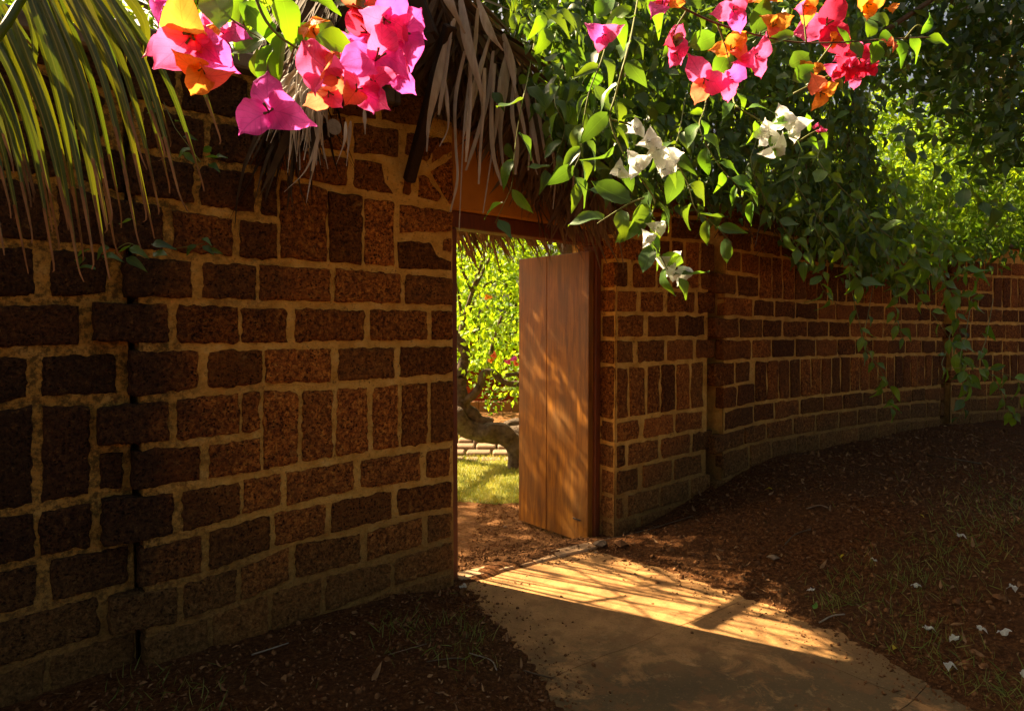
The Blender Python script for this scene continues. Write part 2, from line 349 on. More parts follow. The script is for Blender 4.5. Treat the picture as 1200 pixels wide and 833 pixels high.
M['palm'] = m_palm()
M['dead'] = m_simple('dead_leaf', (.38, .20, .09), (.10, .05, .022), 14, .8, .3, rndmix=.5)
M['yellow'] = NT('yellow_leaf').leaf((.55, .42, .03, 1), (.6, .45, .03, 1), .4, .5, .3)
M['mag'] = m_bract('magenta_bract', (.66, .02, .34), (.82, .10, .52), (1.0, .16, .66))
M['pink'] = m_bract('pink_bract', (.80, .02, .20), (.90, .12, .34), (1.0, .16, .42))
M['coral'] = m_bract('coral_bract', (.80, .09, .07), (.85, .25, .12), (1.0, .26, .14))
M['orange'] = m_bract('orange_bract', (.80, .20, .03), (.85, .32, .08), (1.0, .40, .06))
M['crim'] = m_bract('crimson_bract', (.52, .012, .06), (.68, .04, .12), (.9, .06, .14))
M['white'] = m_bract('white_bract', (.80, .80, .76), (.82, .84, .78), (.98, 1.0, .95), .62)

# ------------------------------------------------------------------ ground
def build_ground():
    def axis(lo, hi, fine, flo, fhi, far):
        a = []; x = lo
        while x < flo: a.append(x); x += max(fine, (flo-x)*.25)
        x = flo
        while x < fhi: a.append(x); x += fine
        while x < hi: a.append(x); x += max(fine, (x-fhi)*.25)
        a.append(hi); return a
    X = axis(-120, 120, .035, -3.4, 6.6, 0); Y = axis(-60, 160, .035, 1.6, 8.6, 0)
    v = [(x, y, ground_z(x, y)+(noise.noise(Vector((x*31, y*31, 1)))*.010 if 0 < y < 9 and abs(x) < 7 else 0)) for y in Y for x in X]
    nx = len(X); f = [(j*nx+i, j*nx+i+1, (j+1)*nx+i+1, (j+1)*nx+i) for j in range(len(Y)-1) for i in range(nx-1)]
    tag(obj('ground', v, f, M['soil'], smooth=True), kind='structure')
build_ground()
def clip_poly(poly, a, b, c):                        # keep a*x+b*y<=c
    out = []
    for i in range(len(poly)):
        p, q = poly[i], poly[(i+1) % len(poly)]; dp, dq = a*p[0]+b*p[1]-c, a*q[0]+b*q[1]-c
        if dp <= 0: out.append(p)
        if dp*dq < 0: t = dp/(dp-dq); out.append((p[0]+(q[0]-p[0])*t, p[1]+(q[1]-p[1])*t))
    return out
def build_path():
    base = [(-.30, 3.88)]+PATH_L[1:]+PATH_R[::-1][:-1]+[(.62, 4.58)]
    P = [Vector((x, y)) for x, y in base]
    root = empty('path', (0.6, 3.6, 0), None, None); tag(root, kind='structure')
    def slab(poly, name, mat, z0=0.0, top=.010):
        pts = []
        for i in range(len(poly)):
            a, b = Vector(poly[i]), Vector(poly[(i+1) % len(poly)]); n = max(1, int((b-a).length/.06))
            for k in range(n):
                q = a.lerp(b, k/n); pts.append(q)
        c = sum(pts, Vector((0, 0)))/len(pts)
        pts = [q+Vector((noise.noise(Vector((q.x*6, q.y*6, 5))), noise.noise(Vector((q.x*6, q.y*6, 9)))))*.018 for q in pts]
        v = []; n = len(pts)
        for sc, z in ((0, -.06), (0, top-.0015), (.0015, top)):
            for q in pts:
                d = (c-q).normalized(); v.append((q.x+d.x*sc, q.y+d.y*sc, z))
        f = [(k*n+i, k*n+(i+1) % n, (k+1)*n+(i+1) % n, (k+1)*n+i) for k in range(2) for i in range(n)]
        f.append(tuple(range(2*n, 3*n))); return obj(name, v, f, mat, root)
    # joints run across and along the path
    ax = Vector((.60, -.80)); ay = Vector((.80, .60)); o = Vector((-.05, 3.95))
    cuts = [-9, 1.02, 2.02, 9]; mid = [-9, .55, 1.2, 9]
    for i in range(3):
        for j in range(3):
            poly = [tuple(p) for p in P]
            for (d, lo, hi) in ((ax, cuts[i], cuts[i+1]), (ay, mid[j], mid[j+1])):
                g = .0012
                poly = clip_poly(poly, d.x, d.y, o.dot(d)+hi-g); 
                if poly: poly = clip_poly(poly, -d.x, -d.y, -(o.dot(d)+lo+g))
                if not poly: break
            if len(poly) > 2:
                A = abs(sum(poly[q][0]*poly[(q+1) % len(poly)][1]-poly[(q+1) % len(poly)][0]*poly[q][1] for q in range(len(poly))))/2
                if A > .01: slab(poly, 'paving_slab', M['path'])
    a0 = W(541, 692, 3.86); e = Vector((.60, 4.52)); a0 = Vector((-.31, 3.92))
    d = (e-a0).normalized(); nn = Vector((-d.y, d.x)); L = (e-a0).length; x = 0
    for wd in (.40, .33, .45):
        wd = min(wd, L-x); mb = MB(); q = a0+d*(x+.004)
        mb.bevbox((q.x, q.y, -.06), (d*(wd-.008)).to_3d(), (nn*.115).to_3d(), (0, 0, .085+random.uniform(-.004, .004)), .008)
        mb.out('kerb_stone', M['kerb'], root); x += wd
build_path()

# ------------------------------------------------------------------ walls of laterite blocks
BED_CACHE = {}
def yat(pts, x):
    if x <= pts[0][0]:
        if len(pts) == 1: return pts[0][1]
        (x0, y0), (x1, y1) = pts[0], pts[1]; return y0+(y1-y0)*(x-x0)/(x1-x0)
    for (x0, y0), (x1, y1) in zip(pts, pts[1:]):
        if x <= x1: return y0+(y1-y0)*(x-x0)/(x1-x0)
    if len(pts) == 1: return pts[0][1]
    (x0, y0), (x1, y1) = pts[-2], pts[-1]; return y1+(y1-y0)*(x-x1)/(x1-x0)
def brick(pl, poly, root, proud=.009, seg=.028, rough=.006, back=.07, rounding=.22):
    """poly: outline on the wall plane in metres (s, z)"""
    P = [Vector(p) for p in poly]; pts = []; n = len(P)
    # cut the corners a little, then divide the edges
    C = []
    for i in range(n):
        a, b, c = P[i-1], P[i], P[(i+1) % n]; r1 = min(.014+random.random()*.016, .3*(a-b).length); r2 = min(.014+random.random()*.016, .3*(c-b).length)
        C += [b+(a-b).normalized()*r1, b*.82+.09*(b+(a-b).normalized()*r1)+.09*(b+(c-b).normalized()*r2), b+(c-b).normalized()*r2]
    for i in range(len(C)):
        a, b = C[i], C[(i+1) % len(C)]; m = max(1, int((b-a).length/seg))
        for k in range(m): pts.append(a.lerp(b, k/m))
    c = sum(pts, Vector((0, 0)))/len(pts); sd_ = random.uniform(0, 90); tilt = (random.uniform(-.02, .02), random.uniform(-.03, .03))
    q = []
    for p in pts:
        nz = Vector((noise.noise(Vector((p.x*26, p.y*26, sd_))), noise.noise(Vector((p.x*26, p.y*26, sd_+9)))))
        nz2 = Vector((noise.noise(Vector((p.x*90, p.y*90, sd_+30))), noise.noise(Vector((p.x*90, p.y*90, sd_+40))))); q.append(p+nz*rough*1.7+nz2*rough*1.1)
    m = len(q); v = []; dp = random.uniform(-.003, .004)
    for ins, out in ((0, -back), (-.001, -.004), (.004, proud*.65+dp), (.012, proud+dp), (.03, proud+dp+.001)):
        for p in q:
            d = (c-p); L = d.length; pp = p+d*min(.45, ins/max(L, 1e-4))
            o = out+((pp.x-c.x)*tilt[0]+(pp.y-c.y)*tilt[1] if out > 0 else 0)+(noise.noise(Vector((pp.x*35, pp.y*35, sd_+3)))*.004 if out > 0 else 0)
            v.append(pl.w(pp.x, pp.y, o))
    v.append(pl.w(c.x, c.y, proud+dp+.001))
    f = [(k*m+i, k*m+(i+1) % m, (k+1)*m+(i+1) % m, (k+1)*m+i) for k in range(4) for i in range(m)]
    f += [(4*m+i, 4*m+(i+1) % m, 5*m) for i in range(m)]
    if (Vector((q[1].x-q[0].x, q[1].y-q[0].y, 0)).cross(Vector((c.x-q[0].x, c.y-q[0].y, 0)))).z < 0: f = [t[::-1] for t in f]
    return obj('brick', v, f, M['brick'], root, smooth=True)
def course(pl, top, bot, spans, root, m=4, **kw):
    for (x0, x1) in spans:
        x0 -= m*.10; x1 += m*.10; mm = m; m_ = m*.86
        j = lambda: random.uniform(-.12, .12)*m
        quad = [(x0, yat(top, x0)+m_+j()), (x1, yat(top, x1)+m_+j()), (x1, yat(bot, x1)-m_+j()), (x0, yat(bot, x0)-m_+j())]
        brick(pl, [pl.sz(*p) for p in quad], root, **kw)
def mortar_skin(pl, s0, s1, z0, z1, root, step=.03, thick=.36, off=0.0):
    ns = int((s1-s0)/step)+1; nz = int((z1-z0)/step)+1; v = []
    for j in range(nz+1):
        for i in range(ns+1):
            s, z = s0+(s1-s0)*i/ns, z0+(z1-z0)*j/nz
            o = off+noise.noise(Vector((s*9, z*9, pl.P.x)))*.003+noise.noise(Vector((s*30, z*30, pl.P.x)))*.0022
            v.append(pl.w(s, z, o))
    f = [(j*(ns+1)+i, j*(ns+1)+i+1, (j+1)*(ns+1)+i+1, (j+1)*(ns+1)+i) for j in range(nz) for i in range(ns)]
    obj('mortar', v, f, M['mortar'], root, smooth=True)
    mb = MB(); mb.box(pl.w(s0, z0, -thick), pl.h*(s1-s0), pl.n*(thick-.012), (0, 0, z1-z0)); mb.out('wall_core', M['mortar'], root)

bA = {  # bed joints of the far left stretch, top to bottom
 'z': [(0, 12), (150, 60)], 'y': [(0, 66), (150, 118)], 'x': [(0, 130), (150, 175)], 'w': [(0, 205), (84, 214), (150, 232)],
 'a': [(0, 285), (84, 289), (150, 296)], 'b': [(0, 351), (22, 350), (84, 352), (143, 350)], 'c': [(0, 414), (42, 414), (94, 408), (148, 408)],
 'd': [(0, 475), (20, 470), (42, 469), (87, 472), (148, 463)], 'e': [(0, 602), (50, 594), (109, 582), (155, 582)],
 'f': [(0, 666), (37, 656), (94, 647), (124, 640)], 'g': [(0, 724), (64, 707), (118, 693), (150, 685)], 'h': [(0, 786), (34, 776), (64, 764), (109, 749), (160, 735)],
 'i': [(0, 850), (60, 828), (160, 797)]}
bB = {
 0: [(160, 58), (280, 88), (300, 93)], 1: [(150, 116), (204, 130), (275, 144), (330, 152)], 2: [(150, 172), (200, 184), (271, 196), (321, 202)],
 3: [(155, 232), (204, 242), (234, 244), (268, 252), (321, 258)], 4: [(157, 296), (199, 299), (224, 302), (264, 304), (326, 308), (400, 312), (461, 316), (532, 321)],
 5: [(148, 351), (340, 357), (440, 359), (530, 361)], 6: [(110, 404), (157, 407), (224, 407), (340, 405), (441, 402), (530, 402)],
 7: [(150, 470), (232, 460), (274, 458), (310, 453), (340, 455), (432, 449), (525, 442)], 75: [(118, 526), (160, 524), (214, 519), (279, 512), (307, 508)],
 8: [(157, 578), (216, 571), (244, 564), (274, 562), (306, 554), (340, 548), (432, 533), (530, 520)],
 9: [(124, 646), (174, 638), (221, 626), (274, 613), (288, 604), (340, 595), (374, 588), (424, 576), (525, 561)],
 10: [(165, 691), (202, 684), (241, 673), (283, 661), (340, 636), (424, 621), (449, 613), (491, 602), (530, 597)],
 11: [(130, 748), (174, 742), (190, 737), (268, 712), (340, 682), (404, 666), (458, 654), (525, 632)],
 12: [(170, 800), (250, 772), (340, 735), (400, 712), (449, 693), (491, 678), (530, 668)],
 13: [(170, 870), (340, 792), (449, 742), (530, 712)]}
WL = empty('laterite_wall', PB.P, 'dark mossy laterite block wall left of the doorway, with pale ochre mortar joints', 'wall')
zt = 2.63
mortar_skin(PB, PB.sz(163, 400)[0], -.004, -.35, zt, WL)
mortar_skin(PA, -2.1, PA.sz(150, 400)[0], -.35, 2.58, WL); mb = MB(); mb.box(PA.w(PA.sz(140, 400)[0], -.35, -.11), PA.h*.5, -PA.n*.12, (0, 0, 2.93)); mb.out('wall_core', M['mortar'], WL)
kw = dict(proud=.011, rough=.0052, seg=.012)
def spans(*a): return list(a)
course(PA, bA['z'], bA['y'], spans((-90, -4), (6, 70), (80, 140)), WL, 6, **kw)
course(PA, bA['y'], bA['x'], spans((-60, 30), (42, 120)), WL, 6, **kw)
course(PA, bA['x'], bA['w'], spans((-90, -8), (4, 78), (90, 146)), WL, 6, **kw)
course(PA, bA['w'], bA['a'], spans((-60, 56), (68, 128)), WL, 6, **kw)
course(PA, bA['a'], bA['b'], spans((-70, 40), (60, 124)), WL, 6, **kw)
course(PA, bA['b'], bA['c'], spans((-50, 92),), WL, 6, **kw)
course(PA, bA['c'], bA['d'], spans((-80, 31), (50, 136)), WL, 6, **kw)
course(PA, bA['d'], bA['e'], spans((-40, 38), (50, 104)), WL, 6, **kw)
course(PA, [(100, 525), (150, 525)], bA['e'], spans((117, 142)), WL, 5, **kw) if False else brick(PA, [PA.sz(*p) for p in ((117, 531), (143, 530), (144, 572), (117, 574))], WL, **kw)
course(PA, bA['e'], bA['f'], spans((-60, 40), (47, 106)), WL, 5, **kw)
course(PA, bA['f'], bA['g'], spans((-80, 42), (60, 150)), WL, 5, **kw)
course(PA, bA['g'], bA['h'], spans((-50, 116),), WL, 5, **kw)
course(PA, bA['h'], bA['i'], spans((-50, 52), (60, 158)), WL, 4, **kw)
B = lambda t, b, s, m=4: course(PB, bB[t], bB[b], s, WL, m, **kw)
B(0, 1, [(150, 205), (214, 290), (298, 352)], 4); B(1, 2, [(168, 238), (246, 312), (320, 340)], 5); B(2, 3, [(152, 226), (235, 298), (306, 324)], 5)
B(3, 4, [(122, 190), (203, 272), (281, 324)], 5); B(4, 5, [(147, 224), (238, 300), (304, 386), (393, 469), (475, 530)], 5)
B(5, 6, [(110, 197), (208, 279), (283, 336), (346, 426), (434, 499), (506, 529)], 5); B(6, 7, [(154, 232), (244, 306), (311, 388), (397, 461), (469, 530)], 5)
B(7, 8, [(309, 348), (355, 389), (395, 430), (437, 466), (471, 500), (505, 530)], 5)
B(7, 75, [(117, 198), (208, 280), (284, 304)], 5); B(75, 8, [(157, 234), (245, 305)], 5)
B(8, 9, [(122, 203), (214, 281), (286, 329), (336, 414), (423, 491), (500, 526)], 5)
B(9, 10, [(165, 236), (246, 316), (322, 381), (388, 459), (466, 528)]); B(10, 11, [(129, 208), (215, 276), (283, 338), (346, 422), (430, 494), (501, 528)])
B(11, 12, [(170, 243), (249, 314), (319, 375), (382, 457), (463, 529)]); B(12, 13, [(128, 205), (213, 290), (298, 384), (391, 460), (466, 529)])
# blocks round the gateway head
for poly in ([(327, 211), (382, 222), (383, 307), (329, 303)], [(385, 223), (424, 231), (424, 310), (386, 308)], [(427, 233), (461, 236), (462, 312), (427, 310)],
             [(468, 239), (530, 249), (530, 272), (467, 273)], [(466, 283), (506, 284), (514, 303), (530, 307), (530, 317), (467, 314)], [(520, 281), (530, 279), (530, 297), (517, 294)],
             [(346, 177), (407, 185), (407, 219), (346, 208)], [(415, 186), (448, 191), (452, 215), (462, 228), (415, 221)],
             [(347, 130), (405, 138), (405, 178), (347, 169)], [(414, 143), (468, 152), (466, 184), (414, 179)], [(346, 90), (382, 96), (382, 132), (346, 124)], [(390, 97), (440, 104), (440, 140), (390, 133)],
             [(447, 106), (500, 114), (498, 148), (447, 142)], [(476, 155), (520, 162), (500, 190), (474, 180)],
             [(475, 200), (484, 202), (481, 231), (472, 229)], [(490, 206), (498, 204), (518, 230), (514, 237), (489, 232)], [(504, 201), (530, 184), (531, 238), (527, 240)], [(508, 166), (530, 168), (530, 176), (504, 194)]):
    brick(PB, [PB.sz(*p) for p in poly], WL, proud=.008 if poly[0][0] > 400 else .02)
def coping(pl, s0, s1, z, root, h=.075, over=.07, depth=.5, seg=.62):
    s = s0
    while s < s1-.02:
        e = min(s+seg*random.uniform(.9, 1.1), s1); mb = MB()
        mb.bevbox(pl.w(s+.003, z+random.uniform(-.004, .004), over), pl.h*(e-s-.006), -pl.n*depth, (0, 0, h), .01); mb.out('coping_stone', M['coping'], root); s = e
coping(PB, -1.72, -.36, zt+.002, WL); coping(PA, -2.1, -.02, 2.60, WL, over=.075)

# right-hand wall
WR = empty('laterite_wall', PC.P, 'long red-brown laterite block wall right of the doorway, bending away under the creepers', 'wall')
sC1 = PC.sz(838, 400)[0]; sD1 = PD.sz(1112, 400)[0]
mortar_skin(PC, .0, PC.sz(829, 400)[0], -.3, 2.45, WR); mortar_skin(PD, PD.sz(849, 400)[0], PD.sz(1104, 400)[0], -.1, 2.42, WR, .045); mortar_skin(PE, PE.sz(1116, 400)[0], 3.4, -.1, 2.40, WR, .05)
for a, b in ((PC.w(PC.sz(824, 400)[0], -.3, -.26), PD.w(PD.sz(856, 400)[0], -.3, -.26)), (PD.w(PD.sz(1100, 400)[0], -.1, -.14), PE.w(PE.sz(1120, 400)[0], -.1, -.14))):
    mb = MB(); d = b-a; mb.box(a, d, Vector((-d.y, d.x, 0)).normalized()*.15, (0, 0, 2.5 if b.z < -.2 else 2.3)); mb.out('wall_core', M['mortar'], WR)
bC = {0: [(710, 276), (838, 284)], 1: [(724, 305), (768, 309), (838, 312)], 2: [(710, 338), (783, 340), (838, 341)], 3: [(709, 367), (838, 369)], 4: [(709, 397), (826, 396)],
      5: [(709, 429), (784, 425), (826, 421)], 6: [(721, 493), (788, 483), (820, 479)], 7: [(708, 523), (772, 512), (820, 504)], 8: [(710, 553), (751, 544), (820, 530)],
      9: [(716, 583), (749, 575), (820, 556)], 10: [(716, 612), (751, 602), (820, 582)], 11: [(716, 640), (751, 629), (820, 606)], -1: [(710, 246), (838, 258)], -2: [(710, 216), (838, 232)]}
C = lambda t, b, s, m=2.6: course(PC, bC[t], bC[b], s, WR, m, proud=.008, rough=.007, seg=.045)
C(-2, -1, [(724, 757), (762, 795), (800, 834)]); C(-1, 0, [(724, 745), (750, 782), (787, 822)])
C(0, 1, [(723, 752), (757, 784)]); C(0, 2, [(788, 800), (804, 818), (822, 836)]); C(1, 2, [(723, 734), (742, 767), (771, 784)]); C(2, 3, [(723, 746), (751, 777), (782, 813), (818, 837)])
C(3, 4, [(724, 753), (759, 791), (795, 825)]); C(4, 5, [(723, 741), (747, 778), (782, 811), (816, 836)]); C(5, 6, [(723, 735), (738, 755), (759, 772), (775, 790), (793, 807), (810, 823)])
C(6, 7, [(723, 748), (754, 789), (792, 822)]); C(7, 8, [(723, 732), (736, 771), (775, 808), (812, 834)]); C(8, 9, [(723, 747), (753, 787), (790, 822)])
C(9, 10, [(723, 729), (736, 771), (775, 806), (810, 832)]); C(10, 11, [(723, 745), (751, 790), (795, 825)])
# end of that wall inside the doorway
PRV = Plane(PC.P.x, PC.P.y, 1); PRV.h = -PC.n.copy(); PRV.n = -PC.h.copy(); PRV.P = PC.P.copy()
zs = [PC.sz(723, yat(bC[i], 723))[1] for i in (-1, 0, 1, 2, 3, 4, 5)]+[PC.sz(723, yat(bC[i], 723))[1] for i in (6, 7, 8, 9, 10, 11)]
mortar_skin(PRV, .006, .45, -.3, 2.3, WR, .05, .02)
for i, (a, b) in enumerate(zip(zs, zs[1:])):
    cuts = [.012, .17, .40] if i % 2 else [.012, .30, .42]
    for s0, s1 in zip(cuts, cuts[1:]): brick(PRV, [(s0+.002, a-.012), (s1-.012, a-.012), (s1-.012, b+.012), (s0+.002, b+.012)], WR, proud=.006, seg=.06)
bD = {0: [(850, 292), (897, 299), (958, 309), (1020, 315), (1122, 323)], 1: [(850, 346), (897, 351), (958, 354), (1020, 357), (1125, 361)], 2: [(848, 371), (979, 376), (1120, 378)],
      3: [(845, 397), (953, 396), (1120, 397.5)], 4: [(840, 424), (900, 421), (970, 418), (1020, 416), (1115, 414.5)], 5: [(850, 481), (883, 473), (936, 466), (1020, 458), (1058, 456), (1110, 452)],
      6: [(850, 506), (886, 496), (948, 485), (1020, 477), (1086, 470), (1110, 470)], 7: [(850, 530), (883, 518), (948, 508), (1020, 497), (1048, 493), (1107, 489)],
      8: [(850, 560), (883, 548), (948, 535), (1020, 522), (1107, 510)], 9: [(850, 590), (883, 578), (948, 562), (1107, 532)], -1: [(850, 264), (958, 284), (1020, 292), (1122, 303)],
      -2: [(850, 242), (958, 264), (1020, 274), (1122, 286)]}
def run(pl, top, bot, x0, x1, width, m=1.7, gap=None, jit=.16):
    s, s1 = pl.sz(x0, 400)[0], pl.sz(x1, 400)[0]; g = gap or .020
    while s < s1-.05:
        wd = width*random.uniform(1-jit, 1+jit); e = min(s+wd, s1)
        if s1-e < width*.35: e = s1
        def px(ss):
            p = pl.w(ss, 1.4); return 600+FPX*p.x/(p.y*cp*1.0+0.0)
        xa, xb = px(s+g/2), px(e-g/2)
        quad = [(xa, yat(top, xa)+m), (xb, yat(top, xb)+m), (xb, yat(bot, xb)-m), (xa, yat(bot, xa)-m)]
        brick(pl, [pl.sz(*p) for p in quad], WR, proud=.007, seg=.07, rough=.008); s = e
rows = [(-2, -1, 840, .36), (-1, 0, 850, .36), (1, 2, 848, .33), (2, 3, 836, .33), (3, 4, 846, .33), (5, 6, 848, .33), (6, 7, 836, .34), (7, 8, 846, .34), (8, 9, 838, .35)]
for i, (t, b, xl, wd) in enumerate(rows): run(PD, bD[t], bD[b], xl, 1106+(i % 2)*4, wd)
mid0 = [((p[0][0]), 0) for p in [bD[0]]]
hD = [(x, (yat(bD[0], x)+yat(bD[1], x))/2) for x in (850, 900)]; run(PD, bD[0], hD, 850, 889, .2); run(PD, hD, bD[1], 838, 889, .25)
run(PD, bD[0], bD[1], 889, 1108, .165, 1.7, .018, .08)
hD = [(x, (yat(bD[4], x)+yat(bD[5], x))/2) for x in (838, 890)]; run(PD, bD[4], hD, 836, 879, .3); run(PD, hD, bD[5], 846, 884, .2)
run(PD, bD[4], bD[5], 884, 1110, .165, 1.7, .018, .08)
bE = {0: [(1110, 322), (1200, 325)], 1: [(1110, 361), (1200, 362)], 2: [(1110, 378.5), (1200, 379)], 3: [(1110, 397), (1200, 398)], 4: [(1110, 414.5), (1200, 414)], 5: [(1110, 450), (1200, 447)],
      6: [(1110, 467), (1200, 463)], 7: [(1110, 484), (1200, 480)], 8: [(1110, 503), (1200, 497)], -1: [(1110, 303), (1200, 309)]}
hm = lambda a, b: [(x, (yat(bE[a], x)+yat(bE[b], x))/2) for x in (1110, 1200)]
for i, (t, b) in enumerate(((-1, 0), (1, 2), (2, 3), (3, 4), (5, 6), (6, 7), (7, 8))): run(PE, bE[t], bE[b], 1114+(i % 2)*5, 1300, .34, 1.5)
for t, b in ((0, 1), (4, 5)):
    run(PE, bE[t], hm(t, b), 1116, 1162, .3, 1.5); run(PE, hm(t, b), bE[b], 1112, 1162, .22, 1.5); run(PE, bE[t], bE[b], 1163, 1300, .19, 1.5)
coping(PC, -.1, sC1+.1, 2.452, WR); coping(PD, .02, sD1+.1, 2.422, WR, seg=.8); coping(PE, .02, 3.4, 2.402, WR, seg=.8)

# ------------------------------------------------------------------ doorway and door
Lc = PB.P.copy(); Rc = PC.P.copy(); NB = -PB.n
J0 = Lc+NB*.05; J1 = Rc+NB*.136; fh = (J1-J0).normalized(); fn = Vector((fh.y, -fh.x, 0)); FW = (J1-J0).length; Z1 = 2.06
DF = empty('door_frame', J0, 'red-brown timber door frame under an ochre plaster lintel in the laterite wall', 'door frame')
def fbox(name, s0, s1, z0, z1, out0, out1, mat, par, b=.006):
    mb = MB(); mb.bevbox(J0+fh*s0+fn*out0+Vector((0, 0, z0)), fh*(s1-s0), fn*(out1-out0), (0, 0, z1-z0), b); return mb.out(name, mat, par)
fbox('jamb', .0, .070, -.08, Z1, -.11, 0, M['frame'], DF); fbox('jamb', FW-.060, FW-.003, -.08, Z1, -.11, 0, M['frame'], DF)
fbox('head', .0, FW-.003, Z1+.002, Z1+.095, -.11, 0.004, M['frame'], DF)
fbox('plaster_lintel', -.002, FW-.002, Z1+.099, 2.62, -.28, .018, M['plaster'], DF, .012)
fbox('plaster_fillet', FW-.002, FW+.012, -.05, Z1+.09, -.02, .012, M['mortar'], DF, .003)
fbox('door_stop', .066, .09, -.06, Z1, -.105, -.07, M['frame'], DF, .003)
# open leaf, hinged on the right jamb and swung into the garden
H0 = J1-fh*.060-fn*.115; free = Vector((.075, 5.42, 0)); H0z = Vector((H0.x, H0.y, 0)); dl = (free-H0z); LL = dl.length; dl.normalize(); dn = Vector((-dl.y, dl.x, 0))
if dn.x > 0: dn = -dn
DR = empty('door', H0z, 'brown plank door standing open inwards, with orange dapples of sun on it', 'door')
zb, ztp = -.055, 2.02
def dbox(name, a0, a1, z0, z1, o0, o1, mat, b=.004):
    mb = MB(); mb.bevbox(H0z+dl*a0+dn*o0+Vector((0, 0, z0)), dl*(a1-a0), dn*(o1-o0), (0, 0, z1-z0), b); return mb.out(name, mat, DR)
dbox('stile', -.09, .028, zb, ztp, -.02, .038, M['wood']); dbox('plank', .031, .3632, zb, ztp, -.01, .028, M['wood']); dbox('plank', .364, LL, zb, ztp, -.01, .0285, M['wood'])
dbox('hinge', -.02, .06, .10, .112, .0395, .042, M['metal'], .001)

# ------------------------------------------------------------------ leaf and flower shapes
def leaf_proto(wr=.48, fold=.25, curl=.35, nl=5, tip=1.3, twist=0):
    v, f = [], []
    for i in range(nl+1):
        t = i/nl; y = t; wd = wr*.5*(math.sin(math.pi*min(1, t**.75))**.9 if t < 1 else 0)*(1-.25*max(0, t-.5)*tip)
        if i == 0: wd = .02
        z = -curl*t*t*.6; a = twist*t
        for sx in (-1, 0, 1): v.append((sx*wd*math.cos(a), y*(1-.08*curl*t), z+abs(sx)*wd*fold+sx*wd*math.sin(a)+(.05*math.sin(t*9+sx*2)*abs(sx) if nl > 4 else 0)))
    for i in range(nl):
        for k in (0, 1): f.append((i*3+k, i*3+k+1, i*3+4+k, i*3+3+k))
    return v, f
LEAVES = [leaf_proto(.46, .45, .5, 7), leaf_proto(.56, .35, 1.0, 7, twist=.5), leaf_proto(.36, .7, .3, 7, twist=-.5), leaf_proto(.52, .25, 1.5, 7, twist=.2), leaf_proto(.44, .9, .7, 7, twist=-.9), leaf_proto(.6, .3, -.5, 7, twist=.4)]
SMALL = [leaf_proto(.5, .2, .3, 2), leaf_proto(.55, .1, .6, 2)]
def mats_from(pos, dirs, ups, size):
    """rows: position, direction of the leaf (its +Y), rough normal, size -> (N,3,3) and (N,3)"""
    y = dirs/np.linalg.norm(dirs, axis=1, keepdims=True); x = np.cross(y, ups); x /= np.maximum(1e-6, np.linalg.norm(x, axis=1, keepdims=True)); z = np.cross(x, y)
    A = np.stack([x, y, z], axis=2)*size[:, None, None]; return A, pos
def stuff_mesh(name, protos, A, P, mat, parent=None, kind='stuff', smooth=False):
    N = len(P); pick = rng.integers(0, len(protos), N); V, F, Rn = [], [], []; base = 0
    for k, (pv, pf) in enumerate(protos):
        idx = np.where(pick == k)[0]
        if not len(idx): continue
        pv = np.array(pv); vv = np.einsum('nij,vj->nvi', A[idx], pv)+P[idx][:, None, :]
        V.append(vv.reshape(-1, 3)); q = np.array([list(t)+([t[-1]] if len(t) == 3 else []) for t in pf])
        F.append((q[None]+(np.arange(len(idx))*len(pv))[:, None, None]+base).reshape(-1, 4)); base += len(idx)*len(pv)
        Rn.append(np.repeat(rng.random(len(idx)), len(pv)))
    V = np.concatenate(V).astype(np.float32); F = np.concatenate(F).astype(np.int32); Rn = np.concatenate(Rn).astype(np.float32)
    me = bpy.data.meshes.new(name); me.vertices.add(len(V)); me.vertices.foreach_set('co', V.ravel())
    me.loops.add(F.size); me.loops.foreach_set('vertex_index', F.ravel()); me.polygons.add(len(F))
    me.polygons.foreach_set('loop_start', np.arange(0, F.size, 4, dtype=np.int32)); me.update(calc_edges=True)
    a = me.attributes.new('rnd', 'FLOAT', 'POINT'); a.data.foreach_set('value', Rn); me.materials.append(mat)
    if smooth: me.polygons.foreach_set('use_smooth', np.ones(len(F), dtype=bool))
    o = link(name, me, parent)
    if kind: o['kind'] = kind
    return o
def randdirs(n, bias=(0, 0, 0), spread=1.0): return rng.normal(0, 1, (n, 3))*spread+np.array(bias)
LEAFME = {}
def leaf_me(mat, k):
    key = (mat, k)
    if key not in LEAFME: v, f = LEAVES[k]; LEAFME[key] = mesh('leaf', v, f, M[mat], True)
    return LEAFME[key]
def place(me, name, pos, d, up, size, parent):
    y = Vector(d).normalized(); x = y.cross(Vector(up))
    if x.length < 1e-3: x = y.cross(Vector((1, .1, 0)))
    x.normalize(); z = x.cross(y)
    m = Matrix((x, y, z)).transposed().to_4x4(); m = Matrix.Translation(pos) @ m @ Matrix.Scale(size, 4)
    return link(name, me, parent, m)
def add_leaf(pos, d, size, parent, mat='leaf', up=None):
    up = up or (random.gauss(0, .5), -.6+random.gauss(0, .4), .6+random.gauss(0, .3))
    return place(leaf_me(mat, random.randrange(6)), 'leaf', pos, d, up, size, parent)
def sz(o): return o
def in_poly(x, y, P):
    c = False; j = len(P)-1
    for i in range(len(P)):
        if (P[i][1] > y) != (P[j][1] > y) and x < (P[j][0]-P[i][0])*(y-P[i][1])/(P[j][1]-P[i][1])+P[i][0]: c = not c
        j = i
    return c
